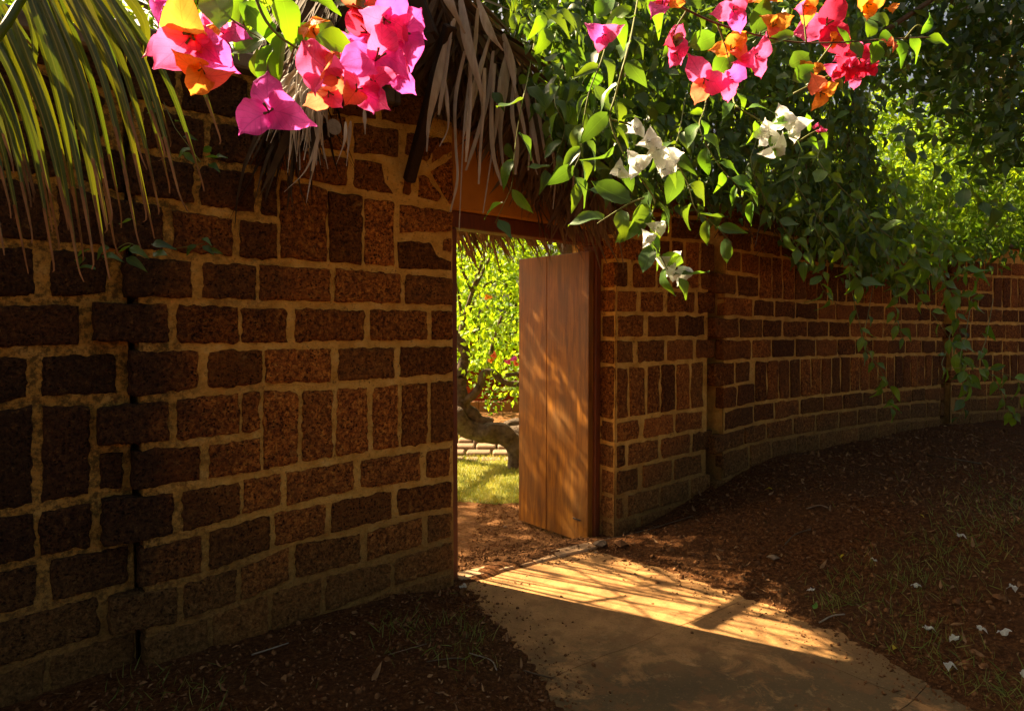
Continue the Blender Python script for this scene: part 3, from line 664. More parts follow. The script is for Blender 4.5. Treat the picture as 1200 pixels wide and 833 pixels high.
def sample_poly(P, n, zf, soft=0):
    """n points inside a tapering volume: outline on the view, depth from zf(px,py)"""
    xs = [p[0] for p in P]; ys = [p[1] for p in P]; out = []
    while len(out) < n:
        x, y = random.uniform(min(xs), max(xs)), random.uniform(min(ys), max(ys))
        if in_poly(x, y, P): out.append(W(x, y, zf(x, y)))
    return np.array([tuple(p) for p in out])
def clumped(pts, nclump, per, rad):
    idx = rng.integers(0, len(pts), nclump); c = pts[idx]
    p = np.repeat(c, per, axis=0)+rng.normal(0, 1, (nclump*per, 3))*rad; return p

# bracts
def bract_me(mat, kind):
    key = ('bract', mat, kind)
    if key in LEAFME: return LEAFME[key]
    v, f = [], []; ny, nx = 12, 8; cup = (.22, .05, .35, -.1)[kind]; seed = kind*7.3
    for j in range(ny+1):
        t = j/ny; wd = .43*max(0, 1-abs(2*t-.86)**2.3)**.5*(1 if t < .80 else max(0, 1-(t-.80)*2.6)) if t < .99 else 0; wd *= (1+.14*noise.noise(Vector((t*6, seed, 2)))); wd = max(wd, .012)
        for i in range(nx+1):
            s = i/nx*2-1; ruf = noise.noise(Vector((s*1.8+seed, t*4, seed)))*.20*abs(s)+noise.noise(Vector((s*3.5+seed, t*7, seed+4)))*.045+.05*abs(s)**.5*wd
            v.append((s*wd, t, cup*(s*s)*wd*1.3+.34*math.sin(t*math.pi*.9)*(1 if kind != 3 else .3)-(.55*t**3 if kind != 2 else -.1*t*t)+ruf))
    for j in range(ny):
        for i in range(nx): a = j*(nx+1)+i; f.append((a, a+1, a+nx+2, a+nx+1))
    LEAFME[key] = mesh('bract', v, f, M[mat], True); return LEAFME[key]
def flower_core_me(mat='stem'):
    key = ('core', mat)
    if key not in LEAFME:
        mb = MB()
        for k in range(3):
            a = k*2.1; mb.tube([(0, 0, 0), (.05*math.cos(a), .05*math.sin(a), .22), (.12*math.cos(a), .12*math.sin(a), .42)], [.028, .022, .034], 5)
        LEAFME[key] = mesh('flower', mb.v, mb.f, M[mat], True)
    return LEAFME[key]
def flower(px, py, Z, size, mats, parent, face=None, spin=None, open_=1.0, n=3):
    """size in pixels of one bract; three bracts round three thin tubes"""
    p = W(px, py, Z); s = size*Z/FPX; fd = Vector(face or (random.uniform(-.5, .5), -1, random.uniform(-.7, .2))).normalized()
    a = fd.cross(Vector((0, 0, 1))).normalized(); b = fd.cross(a)
    c = place(flower_core_me('stem' if 'white' in mats else random.choice(['stem'])), 'flower', p, a, b.cross(a)*-1, s, parent)
    c.matrix_basis = Matrix.Translation(p) @ fd.to_track_quat('Z', 'Y').to_matrix().to_4x4() @ Matrix.Scale(s, 4)
    sp0 = random.uniform(0, 6.28) if spin is None else spin
    for k in range(n):
        t = sp0+k*6.283/n+random.uniform(-.25, .25); rad = a*math.cos(t)+b*math.sin(t)
        d = rad*open_+fd*random.uniform(.35, .75); up = fd-rad*.2
        place(bract_me(mats[k % len(mats)], random.randrange(4)), 'bract', p, d, up, s*random.uniform(.85, 1.1), c)
    return c

# ------------------------------------------------------------------ thatched gateway roof
TR = empty('thatched_roof', W(470, 60, 3.6), 'old palm-thatch gable roof over the doorway, dry strips hanging from its edge', 'roof')
AP = W(455, -110, 3.25); EL = W(352, 120, 2.92); ER = W(715, 205, 4.0); back = NB*1.75
def slope(A, E, n, mat, name, hang):
    P, D, U, Sz = [], [], [], []; down = (E-A).normalized(); nrm = down.cross(back.normalized()); 
    if nrm.z < 0: nrm = -nrm
    for _ in range(n):
        t = random.random()**.9; b = random.random(); p = A.lerp(E, t)+back*b+nrm*random.uniform(-.07, .05)
        P.append(p); dd = down+Vector((random.gauss(0, .2), random.gauss(0, .2), random.gauss(-.12, .15))); D.append(dd); U.append(nrm+Vector([random.gauss(0, .35) for _ in range(3)])); Sz.append(random.uniform(.25, .6))
    A_, P_ = mats_from(np.array([tuple(x) for x in P]), np.array([tuple(x) for x in D]), np.array([tuple(x) for x in U]), np.array(Sz))
    stuff_mesh(name, [leaf_proto(.055, .3, .25, 4), leaf_proto(.04, .3, .6, 4), leaf_proto(.075, .2, .05, 4)], A_, P_, mat, TR)
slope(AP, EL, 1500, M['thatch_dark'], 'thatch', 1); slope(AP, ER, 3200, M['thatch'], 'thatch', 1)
# verge: woven strips along the front edge of the right slope
P, D, U, Sz = [], [], [], []
for _ in range(1500):
    t = random.uniform(.05, 1.0); p = AP.lerp(ER, t)+NB*random.uniform(-.02, .28)+Vector((0, 0, random.uniform(-.12, .06)))
    P.append(p); D.append(random.choice([(.6, .35, -.8), (.2, .1, -1), (-.45, -.2, -.9), (.85, .55, -.35)])); U.append((random.gauss(0, .4), -1, random.gauss(.3, .4))); Sz.append(random.uniform(.18, .42))
D = np.array(D)+rng.normal(0, .14, (len(D), 3))
A_, P_ = mats_from(np.array([tuple(x) for x in P]), D, np.array(U), np.array(Sz))
stuff_mesh('verge_thatch', [leaf_proto(.055, .3, .25, 4), leaf_proto(.035, .3, .5, 4), leaf_proto(.09, .2, .1, 4)], A_, P_, M['thatch'], TR)
# boards under the thatch that close it
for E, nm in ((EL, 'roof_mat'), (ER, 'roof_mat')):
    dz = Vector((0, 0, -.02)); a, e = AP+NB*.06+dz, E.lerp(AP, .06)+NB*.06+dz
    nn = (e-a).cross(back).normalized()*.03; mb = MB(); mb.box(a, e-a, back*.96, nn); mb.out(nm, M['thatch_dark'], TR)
def timber(name, a, b, wd, mat):
    a, b = Vector(a), Vector(b); d = b-a; x = d.cross(Vector((0, 0, 1))); x = x.normalized() if x.length > .01 else Vector((1, 0, 0)); y = x.cross(d).normalized()
    mb = MB(); mb.bevbox(a-x*wd/2-y*wd/2, x*wd, y*wd, d, .006); return mb.out(name, mat, TR)
foot = PB.w(*PB.sz(474, 214)); foot = PB.w(PB.sz(474, 214)[0], PB.sz(474, 214)[1], .045)
timber('bracket', foot, W(528, 30, 3.25), .055, M['darkwood'])
timber('rafter', W(505, 45, 3.2), AP+Vector((0, 0, -.08)), .07, M['darkwood']); timber('rafter', W(505, 45, 3.2), W(380, 100, 2.95), .06, M['darkwood'])
lg = W(391, 149, 2.97); mb = MB(); mb.tube([lg, lg+NB*.62], .032, 12); mb.out('purlin', M['darkwood'], TR)
mb = MB(); mb.tube([lg-NB*.004, lg-NB*.001], .033, 14, .1); mb.out('purlin_end', M['logend'], TR)
mb = MB(); q = W(690, 150, 3.95); mb.tube([q, q+NB*.8], .035, 10); mb.out('purlin', M['darkwood'], TR)
# individual dry strips
def strand(pts, Z, w0, root, mat='strand', name='dry_strip'):
    P = smoothpts([W(x, y, Z+random.uniform(-.02, .02)) for x, y in pts], 5); n = len(P); v, f = [], []
    side = Vector((math.cos(random.uniform(-.6, .6)), random.uniform(-.5, .5), 0)).normalized()
    for i, p in enumerate(P):
        t = i/(n-1); wd = w0*Z/FPX*.5*(.55+.6*math.sin(math.pi*min(1, t*1.3))*(1-t*.6))*(1 if t < .9 else .6); tw = side.lerp(Vector((.3, -.9, 0)), .4*math.sin(t*5+w0))
        cr = Vector((0, -.35*wd, 0)); v += [p-tw*wd, p+cr, p+tw*wd]
    for i in range(n-1):
        for k in (0, 1): f.append((i*3+k, i*3+k+1, i*3+k+4, i*3+k+3))
    return obj(name, v, f, M[mat], root, True)
for pts, w_ in (([(533, 22), (522, 60), (512, 100), (503, 140), (500, 178)], 8), ([(530, 25), (524, 70), (518, 110), (514, 135)], 6), ([(520, 88), (524, 120), (525, 150), (515, 172)], 4),
                ([(545, 60), (536, 100), (533, 130), (534, 170), (536, 210), (528, 248)], 5), ([(540, 0), (548, 50), (562, 100), (565, 125)], 9), ([(560, 10), (556, 60), (548, 110), (543, 160), (538, 270)], 4),
                ([(575, 40), (560, 90), (550, 130), (543, 160)], 7), ([(578, 60), (572, 110), (562, 150), (546, 200)], 6), ([(580, 75), (576, 130), (578, 180), (588, 218)], 6), ([(596, 60), (590, 100), (586, 150), (590, 200)], 9),
                ([(586, 90), (582, 140), (575, 190), (566, 250)], 4), ([(604, 80), (600, 130), (606, 170), (604, 205)], 6), ([(612, 90), (620, 130), (628, 170), (632, 196)], 6), ([(618, 110), (622, 150), (619, 200)], 5),
                ([(550, 60), (551, 100), (549, 150), (546, 190)], 6), ([(568, 80), (566, 130), (563, 175), (561, 216)], 5), ([(640, 120), (645, 160), (650, 200), (645, 220)], 4), ([(655, 120), (660, 165), (652, 205), (648, 245)], 4),
                ([(600, 90), (612, 140), (618, 170), (630, 205)], 4), ([(626, 95), (634, 150), (640, 190)], 5), ([(590, 40), (600, 80), (604, 110)], 8), ([(560, 0), (575, 40), (590, 60)], 8), ([(520, -10), (530, 10), (545, 40)], 9),
                ([(663, 130), (668, 170), (672, 215), (668, 235)], 4), ([(680, 140), (684, 180), (680, 230)], 4)):
    strand(pts, 3.25+max(0, pts[0][0]-530)*.0036, w_*1.1, TR)
# left end bundle, bleached
for _ in range(70):
    x, y = random.uniform(322, 385), random.uniform(78, 122); L = random.uniform(25, 75)*(1.15 if x > 340 else .7); dx = random.gauss(-6, 12)
    strand([(x+10, y-12), (x, y), (x+dx*.6, y+L*.6), (x+dx, y+L)], 2.86+random.uniform(-.05, .1), random.uniform(2.5, 5), TR)
for pts in ([(378, 135), (372, 165), (358, 200), (333, 225)], [(374, 150), (368, 190), (363, 215), (359, 238)], [(405, 143), (404, 165), (394, 193)], [(411, 142), (409, 165), (406, 195)], [(427, 128), (428, 158)], [(352, 120), (345, 150), (348, 190)]):
    strand(pts, 2.85, 3.4, TR)

# ------------------------------------------------------------------ creeper over the roof and wall
CR = empty('bougainvillea_creeper', W(800, 200, 4.2), 'dense dark green creeper hanging over the wall top right of the thatch', 'creeper')
CP = [(600, -30), (648, 60), (640, 120), (660, 170), (690, 205), (740, 215), (800, 225), (860, 235), (930, 262), (1010, 285), (1060, 280), (1020, 200), (1010, 100), (1040, -40)]
def zcr(x, y): return 3.2+max(0, x-640)*.0052+random.uniform(0, .8)
p0 = sample_poly(CP, 2600, zcr); p1 = clumped(p0, 1500, 5, .07)
n = len(p1); A_, P_ = mats_from(p1, randdirs(n, (.3, -.5, -1.1), .55), randdirs(n, (0, -1, .9), .5), rng.uniform(.06, .11, n))
stuff_mesh('leaves', LEAVES, A_, P_, M['leaf'], CR)
CP2 = [(930, 190), (1210, 235), (1210, 296), (1160, 300), (1120, 318), (1040, 335), (1000, 300), (930, 290)]
p0 = sample_poly(CP2, 1200, lambda x, y: 5.0+max(0, x-930)*.0095+random.uniform(-.1, .5)); p1 = clumped(p0, 420, 5, .09); n = len(p1)
A_, P_ = mats_from(p1, randdirs(n, (.3, -.5, -1.1), .55), randdirs(n, (0, -1, .9), .5), rng.uniform(.06, .12, n)); stuff_mesh('leaves', LEAVES, A_, P_, M['leaf_over'], CR)
# brown inner stems
mb = MB()
for _ in range(420):
    x, y = random.uniform(660, 1010), random.uniform(120, 255)
    if not in_poly(x, y, CP): continue
    Z = zcr(x, y)+.25; a = W(x, y-60, Z); mb.tube([a, W(x+random.gauss(0, 12), y, Z+random.uniform(-.1, .1)), W(x+random.gauss(4, 26), y+random.uniform(20, 60), Z+random.uniform(-.1, .1))], random.uniform(.002, .005), 3, cap=False)
o = mb.out('inner_stems', M['twig'], CR); o['kind'] = 'stuff'
o = CR
mb = MB(); mb.tube(smoothpts([W(1180, -60, 6.4), W(1000, 60, 5.4), W(860, 130, 4.7), W(720, 120, 4.0), W(650, 60, 3.7)]), .022, 6, .3); mb.out('stem', M['twig'], CR)
cnt = 0
while cnt < 290:                                     # the leaves that show largest, each its own part
    x, y = random.uniform(610, 1020), random.uniform(0, 275)
    if not in_poly(x, y+8, CP): continue
    Z = 3.0+max(0, x-640)*.0050-random.uniform(0, .25)
    ll = 'leaf' if random.random() < .8 else 'leaf_light'
    d = (random.choice((-.8, .6, .2))+random.gauss(0, .4), random.gauss(-.4, .3), random.uniform(-1.2, -.1)); add_leaf(W(x, y, Z), d, random.uniform(.075, .125), CR, ll); cnt += 1

def spray(name, label, cat, pts, Z, nleaf, size, mat='leaf', group=None, r=.0022, spread=1, droop=.5, side=None, zfun=None, twigmat='stem'):
    P = [W(x, y, Z if zfun is None else zfun(x, y)) for x, y in pts]
    if label and name in ('creeper_shoot', 'white_bougainvillea'): P = [W(pts[0][0]+14, pts[0][1]-70, Z+1.5), W(pts[0][0]+6, pts[0][1]-25, Z+.5)]+P
    P = smoothpts(P, 6)
    root = empty(name, P[0], label, cat, group) if label else name
    mb = MB(); mb.tube(P, [r*(1.3-.8*i/len(P)) for i in range(len(P))], 5); mb.out('stem', M[twigmat], root, True)
    for k in range(nleaf):
        t = (k+.6)/nleaf if len(P) < 30 or name != 'creeper_shoot' else .12+.88*(k+.6)/nleaf; q = P[min(len(P)-1, int(t*(len(P)-1)))]; tg = (P[min(len(P)-1, int(t*(len(P)-1))+1)]-P[max(0, int(t*(len(P)-1))-1)]).normalized()
        s_ = (1 if k % 2 else -1) if side is None else side; lat = tg.cross(Vector((0, -1, 0))).normalized()*s_*spread
        d = lat+tg*.7+Vector((random.gauss(0, .2), random.gauss(-.2, .25), -droop+random.gauss(0, .2)))
        add_leaf(q+d.normalized()*.008, d, size*Z/FPX*random.uniform(.8, 1.2), root, mat)
    return root
# white bougainvillea
WS = spray('white_bougainvillea', 'hanging spray of white bougainvillea, the large cluster above the two at the tip', 'flowering branch', [(735, 60), (722, 110), (715, 140), (728, 175), (742, 198), (766, 232), (764, 250), (752, 268), (770, 292), (784, 318), (798, 322)], 1.5, 24, 34, droop=.7)
for x, y, s in ((742, 152, 17), (757, 166, 19), (768, 176, 20), (780, 183, 22), (775, 200, 22), (745, 193, 22), (727, 198, 17), (786, 190, 16), (738, 148, 13), (767, 266, 18), (758, 278, 14), (782, 306, 22), (800, 318, 20), (790, 322, 14)):
    flower(x, y, 1.5+random.uniform(-.04, .04), s*.84, ['white'], WS, open_=.8)
spray(WS, None, None, [(715, 140), (745, 150), (770, 175), (782, 200)], 1.5, 5, 26, droop=.6)
spray(WS, None, None, [(755, 232), (735, 240), (700, 262)], 1.5, 4, 42, droop=.4)
W2 = spray('white_bougainvillea', 'small white bougainvillea cluster hanging right of the pink and orange flowers', 'flowering branch', [(860, 120), (885, 138), (905, 150), (918, 160)], 1.7, 9, 30, 'leaf_light', droop=.3)
for x, y, s in ((918, 140, 16), (930, 150, 18), (903, 158, 18), (906, 172, 19), (895, 152, 13)): flower(x, y, 1.7, s, ['white'], W2, open_=.8)
# trailing shoots in front of the thatch and wall: label, points, depth, leaves, leaf size px
for label, pts, Z, nl, s, mt in (
    ('pale green shoot hanging over the left of the door opening from the thatch', [(612, 120), (604, 170), (600, 215), (590, 240), (580, 262)], 2.6, 7, 34, 'leaf'),
    ('leafy shoot hanging below the thatch over the ochre lintel', [(650, 120), (662, 150), (648, 190), (636, 200)], 2.9, 9, 30, 'leaf'),
    ('long shoot with narrow leaves left of the white flowers', [(705, 70), (690, 110), (683, 150), (680, 180), (672, 205), (690, 225)], 2.2, 15, 32, 'leaf'),
    ('shoot with curled leaves hanging between white cluster and wall', [(790, 180), (806, 215), (815, 245), (835, 262), (858, 285)], 2.3, 10, 32, 'leaf'),
    ('leafy shoot arching down right of the white flower tip', [(820, 150), (840, 190), (862, 215), (885, 238)], 2.3, 12, 28, 'leaf_light'),
    ('shoot of small leaves hanging on the wall by the first quoins', [(880, 190), (895, 230), (915, 262), (935, 290), (945, 308)], 3.4, 14, 20, 'leaf'),
    ('green shoot trailing over the upright blocks of the right wall', [(930, 210), (960, 255), (985, 290), (1000, 318), (1010, 335)], 3.8, 18, 22, 'leaf_over'),
    ('broad-leaved shoot hanging at the top of the right wall', [(960, 190), (1000, 235), (1030, 268), (1060, 290), (1082, 318)], 3.6, 20, 26, 'leaf_over'),
    ('long thin shoot crossing the far wall to its toothed corner', [(1000, 250), (1040, 300), (1075, 345), (1105, 385), (1125, 420), (1140, 460)], 4.2, 24, 18, 'leaf_over'),
    ('thin arching shoot with drooping leaves at the right edge', [(1105, 430), (1140, 430), (1175, 437), (1196, 450), (1204, 470)], 4.2, 12, 17, 'leaf_over'),
    ('hanging shoot with paired leaves before the upright blocks', [(995, 320), (1005, 370), (1015, 405), (1030, 440), (1040, 478)], 4.4, 13, 16, 'leaf_over'),
    ('light green shoot falling over the wall top below the tree', [(1050, 230), (1080, 265), (1110, 290), (1130, 315), (1145, 330)], 4.2, 18, 20, 'leaf_light'),
    ('dark shoot with small leaves beside the far toothed corner', [(1125, 420), (1128, 450), (1130, 475), (1120, 495)], 4.4, 8, 15, 'leaf_dark'),
    ('leafy vine falling down the upright blocks left of the toothed corner', [(1040, 300), (1052, 335), (1048, 370), (1060, 400)], 4.6, 18, 17, 'leaf_over'),
    ('vine hanging straight down over the toothed corner of the far wall', [(1100, 300), (1112, 340), (1122, 372), (1128, 410), (1136, 452)], 4.9, 24, 17, 'leaf_over'),
    ('bushy vine tip drooping over the wall top by the far corner', [(1070, 285), (1090, 315), (1120, 345), (1148, 352)], 4.4, 22, 19, 'leaf_over'),
    ('short vine over the far wall close to the right edge', [(1150, 420), (1168, 450), (1180, 478), (1190, 490)], 4.5, 14, 17, 'leaf_over'),
    ('vine hanging against the upright blocks nearest the first pier', [(955, 265), (968, 300), (962, 332), (975, 352)], 4.0, 16, 17, 'leaf_over'),
    ('low shoot with a few leaves over the lower courses of the long wall', [(1010, 400), (1030, 430), (1046, 462), (1040, 482)], 4.6, 9, 16, 'leaf_over'),
    ('shoot reaching right across the sunlit hedge behind the wall', [(1060, 170), (1110, 200), (1150, 235), (1185, 250)], 4.2, 20, 24, 'leaf')):
    spray('creeper_shoot', label, 'creeper', pts, Z, nl, s, mt, 'shoots trailing down over the wall', droop=.6)
spray('wall_sprout', 'tiny green sprig growing from the wall under the palm tips', 'plant', [(122, 305), (150, 285), (172, 300)], 2.45, 0, 20, 'leaf', r=.0015)
ws = bpy.data.objects.get('wall_sprout')
for x, y, d in ((100, 302, -1), (112, 315, -1), (120, 300, 1), (128, 290, -1), (148, 302, 1), (152, 290, 1), (180, 296, 1), (178, 286, 1), (105, 292, -1), (138, 296, 1), (140, 262, 1)): add_leaf(W(x, y, 2.42), (d, -.2, random.uniform(-.6, .3)), .065, ws, 'leaf')
sp2 = empty('wall_sprout', W(240, 290, 2.9), 'small three-leaved sprig growing in a joint of the mossy wall', 'plant')
mb = MB(); mb.tube([W(200, 292, 2.9), W(226, 288, 2.86), W(240, 285, 2.8)], .0015, 4); mb.out('stem', M['stem'], sp2)
for x, y, d in ((230, 288, -.8), (238, 288, .5), (246, 292, .9), (236, 279, .6)): add_leaf(W(x, y, 2.8), (d, -.2, -.3), .06, sp2, 'leaf')
sp3 = empty('wall_sprout', W(225, 160, 2.75), 'small leafy sprig on the wall beside the last palm leaflets', 'plant')
mb = MB(); mb.tube([W(192, 120, 2.75), W(205, 150, 2.7), W(235, 190, 2.68)], .0016, 4); mb.out('stem', M['stem'], sp3)
for x, y, d in ((190, 130, -.8), (205, 142, .7), (196, 160, -.5), (215, 160, .8), (225, 175, -.4), (238, 178, .5), (240, 184, .9), (230, 190, -.2), (250, 186, .8), (245, 192, .4)): add_leaf(W(x, y, 2.68), (d, -.2, random.uniform(-.3, .3)), .06, sp3, 'leaf')

# near flowering branches
FB = spray('bougainvillea_branch', 'close magenta and orange bougainvillea branch hanging at the upper left', 'flowering branch', [(290, -30), (312, 25), (345, 55), (382, 68), (430, 70)], .74, 0, 60, r=.0016)
spray(FB, None, None, [(240, -10), (270, 22), (305, 45)], .74, 0, 60, r=.0012); spray(FB, None, None, [(345, 55), (336, 80), (322, 105)], .74, 0, 60, r=.001)
for x, y, dx, dz, s, m in ((250, -18, .3, -1, 66, 'leaf_light'), (285, -5, -.2, -1, 70, 'leaf_light'), (282, 2, .9, -.7, 58, 'leaf_light'), (322, 28, -.6, -.9, 62, 'leaf_light'), (330, 40, -.1, -1, 68, 'leaf_light'), (338, 30, .8, -.6, 60, 'leaf_light'), (352, 32, .6, -.9, 66, 'leaf_light'),
                          (372, 20, .5, -.9, 60, 'leaf'), (395, -8, .7, -.6, 55, 'leaf'), (330, -5, .3, -1, 55, 'leaf_light'), (350, -15, .9, -.5, 60, 'leaf_light'), (318, 55, -.3, -1, 60, 'leaf_light'), (370, 40, .9, -.4, 58, 'leaf_light'), (300, 90, .2, 1, 30, 'leaf')):
    add_leaf(W(x, y, .76+random.uniform(-.03, .04)), (dx, -.15, dz), s*.76/FPX, FB, m, (random.gauss(0, .25), -1, .35))
for x, y, Z, s, ms, fc, sp_, op in ((226, 40, .72, 68, ['mag', 'orange', 'pink'], (.1, -.7, -.5), 2.6, .9), (205, 5, .74, 45, ['mag', 'pink'], (-.3, -.8, .3), 1, 1), (316, 132, .72, 62, ['mag', 'mag', 'mag'], (.2, -1, -.1), .8, 1.1),
                                   (398, 92, .72, 62, ['coral', 'pink', 'pink'], (-.5, -.8, .1), 3.4, .9), (440, 72, .74, 56, ['mag', 'mag', 'pink'], (.5, -.8, .2), .4, 1), (450, 22, .76, 55, ['pink', 'mag', 'pink'], (.2, -.7, -.5), 2, 1),
                                   (468, 40, .77, 48, ['mag', 'pink', 'mag'], (.6, -.7, -.2), 4, 1), (262, 40, .78, 38, ['pink', 'mag'], (0, -1, .2), 1, 1), (425, 10, .8, 44, ['coral', 'pink'], (0, -1, 0), 2, 1), (238, 78, .71, 42, ['orange', 'coral'], (.1, -.6, -.8), 1.2, .6),
                                   (370, 42, .72, 28, ['orange', 'orange'], (-.3, -.8, .5), 1.5, .5), (418, 105, .75, 46, ['pink', 'coral'], (.3, -.9, -.2), 5, .9)):
    flower(x, y, Z, s*.80, ms, FB, fc, sp_, op)
for x, y, Z, s, ms in ((412, 60, .78, 34, ['pink', 'mag', 'pink']), (462, 88, .80, 34, ['mag', 'mag', 'pink']), (432, 40, .80, 36, ['pink', 'crim', 'mag']), (385, 108, .76, 30, ['coral', 'pink', 'coral']), (205, 60, .76, 36, ['mag', 'pink', 'mag']), (245, 60, .73, 34, ['coral', 'pink', 'orange']), (474, 18, .8, 34, ['mag', 'pink', 'mag']), (440, 100, .76, 32, ['pink', 'pink', 'mag'])): flower(x, y, Z, s, ms, FB)
RB = spray('bougainvillea_branch', 'close branch of pink, crimson and orange bougainvillea across the upper right', 'flowering branch', [(700, -30), (770, -5), (805, 12), (840, 28), (890, 42), (935, 50), (985, 50), (1040, 46), (1090, 44)], 1.0, 0, 40, r=.0016, twigmat='twig')
for pts in ([(805, 12), (790, 40), (795, 70)], [(840, 28), (850, 55), (856, 80)], [(890, 42), (895, 20), (885, -5)], [(945, 50), (942, 22), (940, 5)], [(975, 52), (955, 80), (952, 105)], [(1060, 46), (1075, 30), (1088, 38)]): spray(RB, None, None, pts, 1.0, 0, 40, r=.0011)
for x, y, dx, dz, s, m in ((700, 22, .5, .9, 40, 'leaf_light'), (722, 20, .3, -.9, 34, 'leaf_light'), (740, 10, -.8, -.2, 36, 'leaf_light'), (800, 40, -.5, -.5, 36, 'leaf_light'), (820, 10, -.6, .6, 34, 'leaf'), (838, 42, -.9, -.5, 40, 'leaf_light'), (866, 20, -.2, 1, 34, 'leaf'),
                          (885, 40, .2, 1, 38, 'leaf'), (905, 30, -.8, -.4, 36, 'leaf_light'), (930, 40, -.9, -.2, 34, 'leaf'), (955, 78, -.8, -.7, 40, 'leaf_light'), (948, 64, -.7, -.5, 38, 'leaf'), (1018, 44, .3, 1, 36, 'leaf_light'), (1030, 48, .9, .5, 34, 'leaf_light'),
                          (1052, 46, .2, -1, 34, 'leaf_light'), (1066, 44, .6, -.8, 30, 'leaf_light'), (1080, 40, .5, .9, 30, 'leaf_light'), (1085, 46, 1, -.1, 30, 'leaf_light'), (1030, 50, -.5, -1, 34, 'leaf_light'), (760, -5, .5, -.7, 40, 'leaf_light'), (855, 60, -.5, -.9, 44, 'leaf_light'), (1000, 48, .2, -.9, 26, 'leaf'), (995, 52, -.6, .8, 24, 'leaf_light'), (1040, 30, -.7, .8, 26, 'leaf')):
    add_leaf(W(x, y, 1.02+random.uniform(-.03, .04)), (dx, -.15, dz), s*1.02/FPX, RB, m, (random.gauss(0, .25), -1, .35))
for x, y, s, ms, fc in ((708, 40, 26, ['pink', 'mag'], (-.2, -.8, -.5)), (776, 8, 30, ['mag', 'crim'], (0, -.8, .5)), (786, 50, 30, ['pink', 'crim', 'pink'], (.2, -.9, -.2)), (790, 62, 22, ['pink'], (0, -.8, -.6)), (858, 12, 28, ['pink', 'mag'], (0, -.9, -.3)),
                       (868, -2, 24, ['coral', 'crim'], (0, -1, 0)), (826, 92, 34, ['pink', 'pink', 'coral'], (-.2, -.8, -.5)), (850, 92, 32, ['pink', 'mag', 'pink'], (.3, -.8, -.4)), (855, 62, 30, ['orange', 'coral', 'orange'], (0, -.9, .2)), (882, 66, 28, ['pink', 'pink'], (.3, -.8, -.3)),
                       (905, 32, 24, ['orange', 'coral'], (-.1, -.9, -.1)), (940, 6, 26, ['orange', 'pink'], (.1, -.8, -.5)), (968, 30, 42, ['crim', 'crim', 'pink'], (-.2, -.95, -.1)), (1014, 4, 28, ['orange', 'orange'], (0, -.8, -.5)), (1045, 14, 14, ['orange'], (0, -.5, .8)),
                       (1040, 54, 15, ['coral'], (.5, -.5, .5)), (960, 108, 27, ['orange', 'coral', 'orange'], (0, -.8, -.5)), (943, 80, 12, ['orange'], (0, -1, 0)), (956, 82, 12, ['orange'], (0, -1, .2)), (800, -4, 24, ['crim', 'orange'], (0, -1, 0)), (900, -6, 20, ['orange', 'coral'], (0, -1, -.3)), (976, 48, 12, ['orange'], (0, -1, 0))):
    flower(x, y, 1.0+random.uniform(-.03, .04), s*.86, ms, RB, fc)
CB = spray('bougainvillea_branch', 'small crimson bougainvillea twig behind the orange flower at the upper right', 'flowering branch', [(930, 110), (965, 92), (1000, 72), (1020, 60)], 1.9, 4, 22, 'leaf')
for x, y in ((985, 76), (995, 80), (1008, 60), (1002, 88), (1012, 76), (992, 64), (975, 84), (1018, 80)): flower(x, y, 1.9, 15, ['crim', 'pink'], CB)
BT = spray('bud_twig', 'twig with tiny pink buds under the crimson bougainvillea', 'flowering branch', [(930, 170), (948, 158), (960, 152)], 1.9, 4, 18, 'leaf_light')
for x, y in ((952, 150), (957, 153), (962, 151), (958, 147), (965, 154)): flower(x, y, 1.9, 5, ['pink'], BT, n=2, open_=.3)

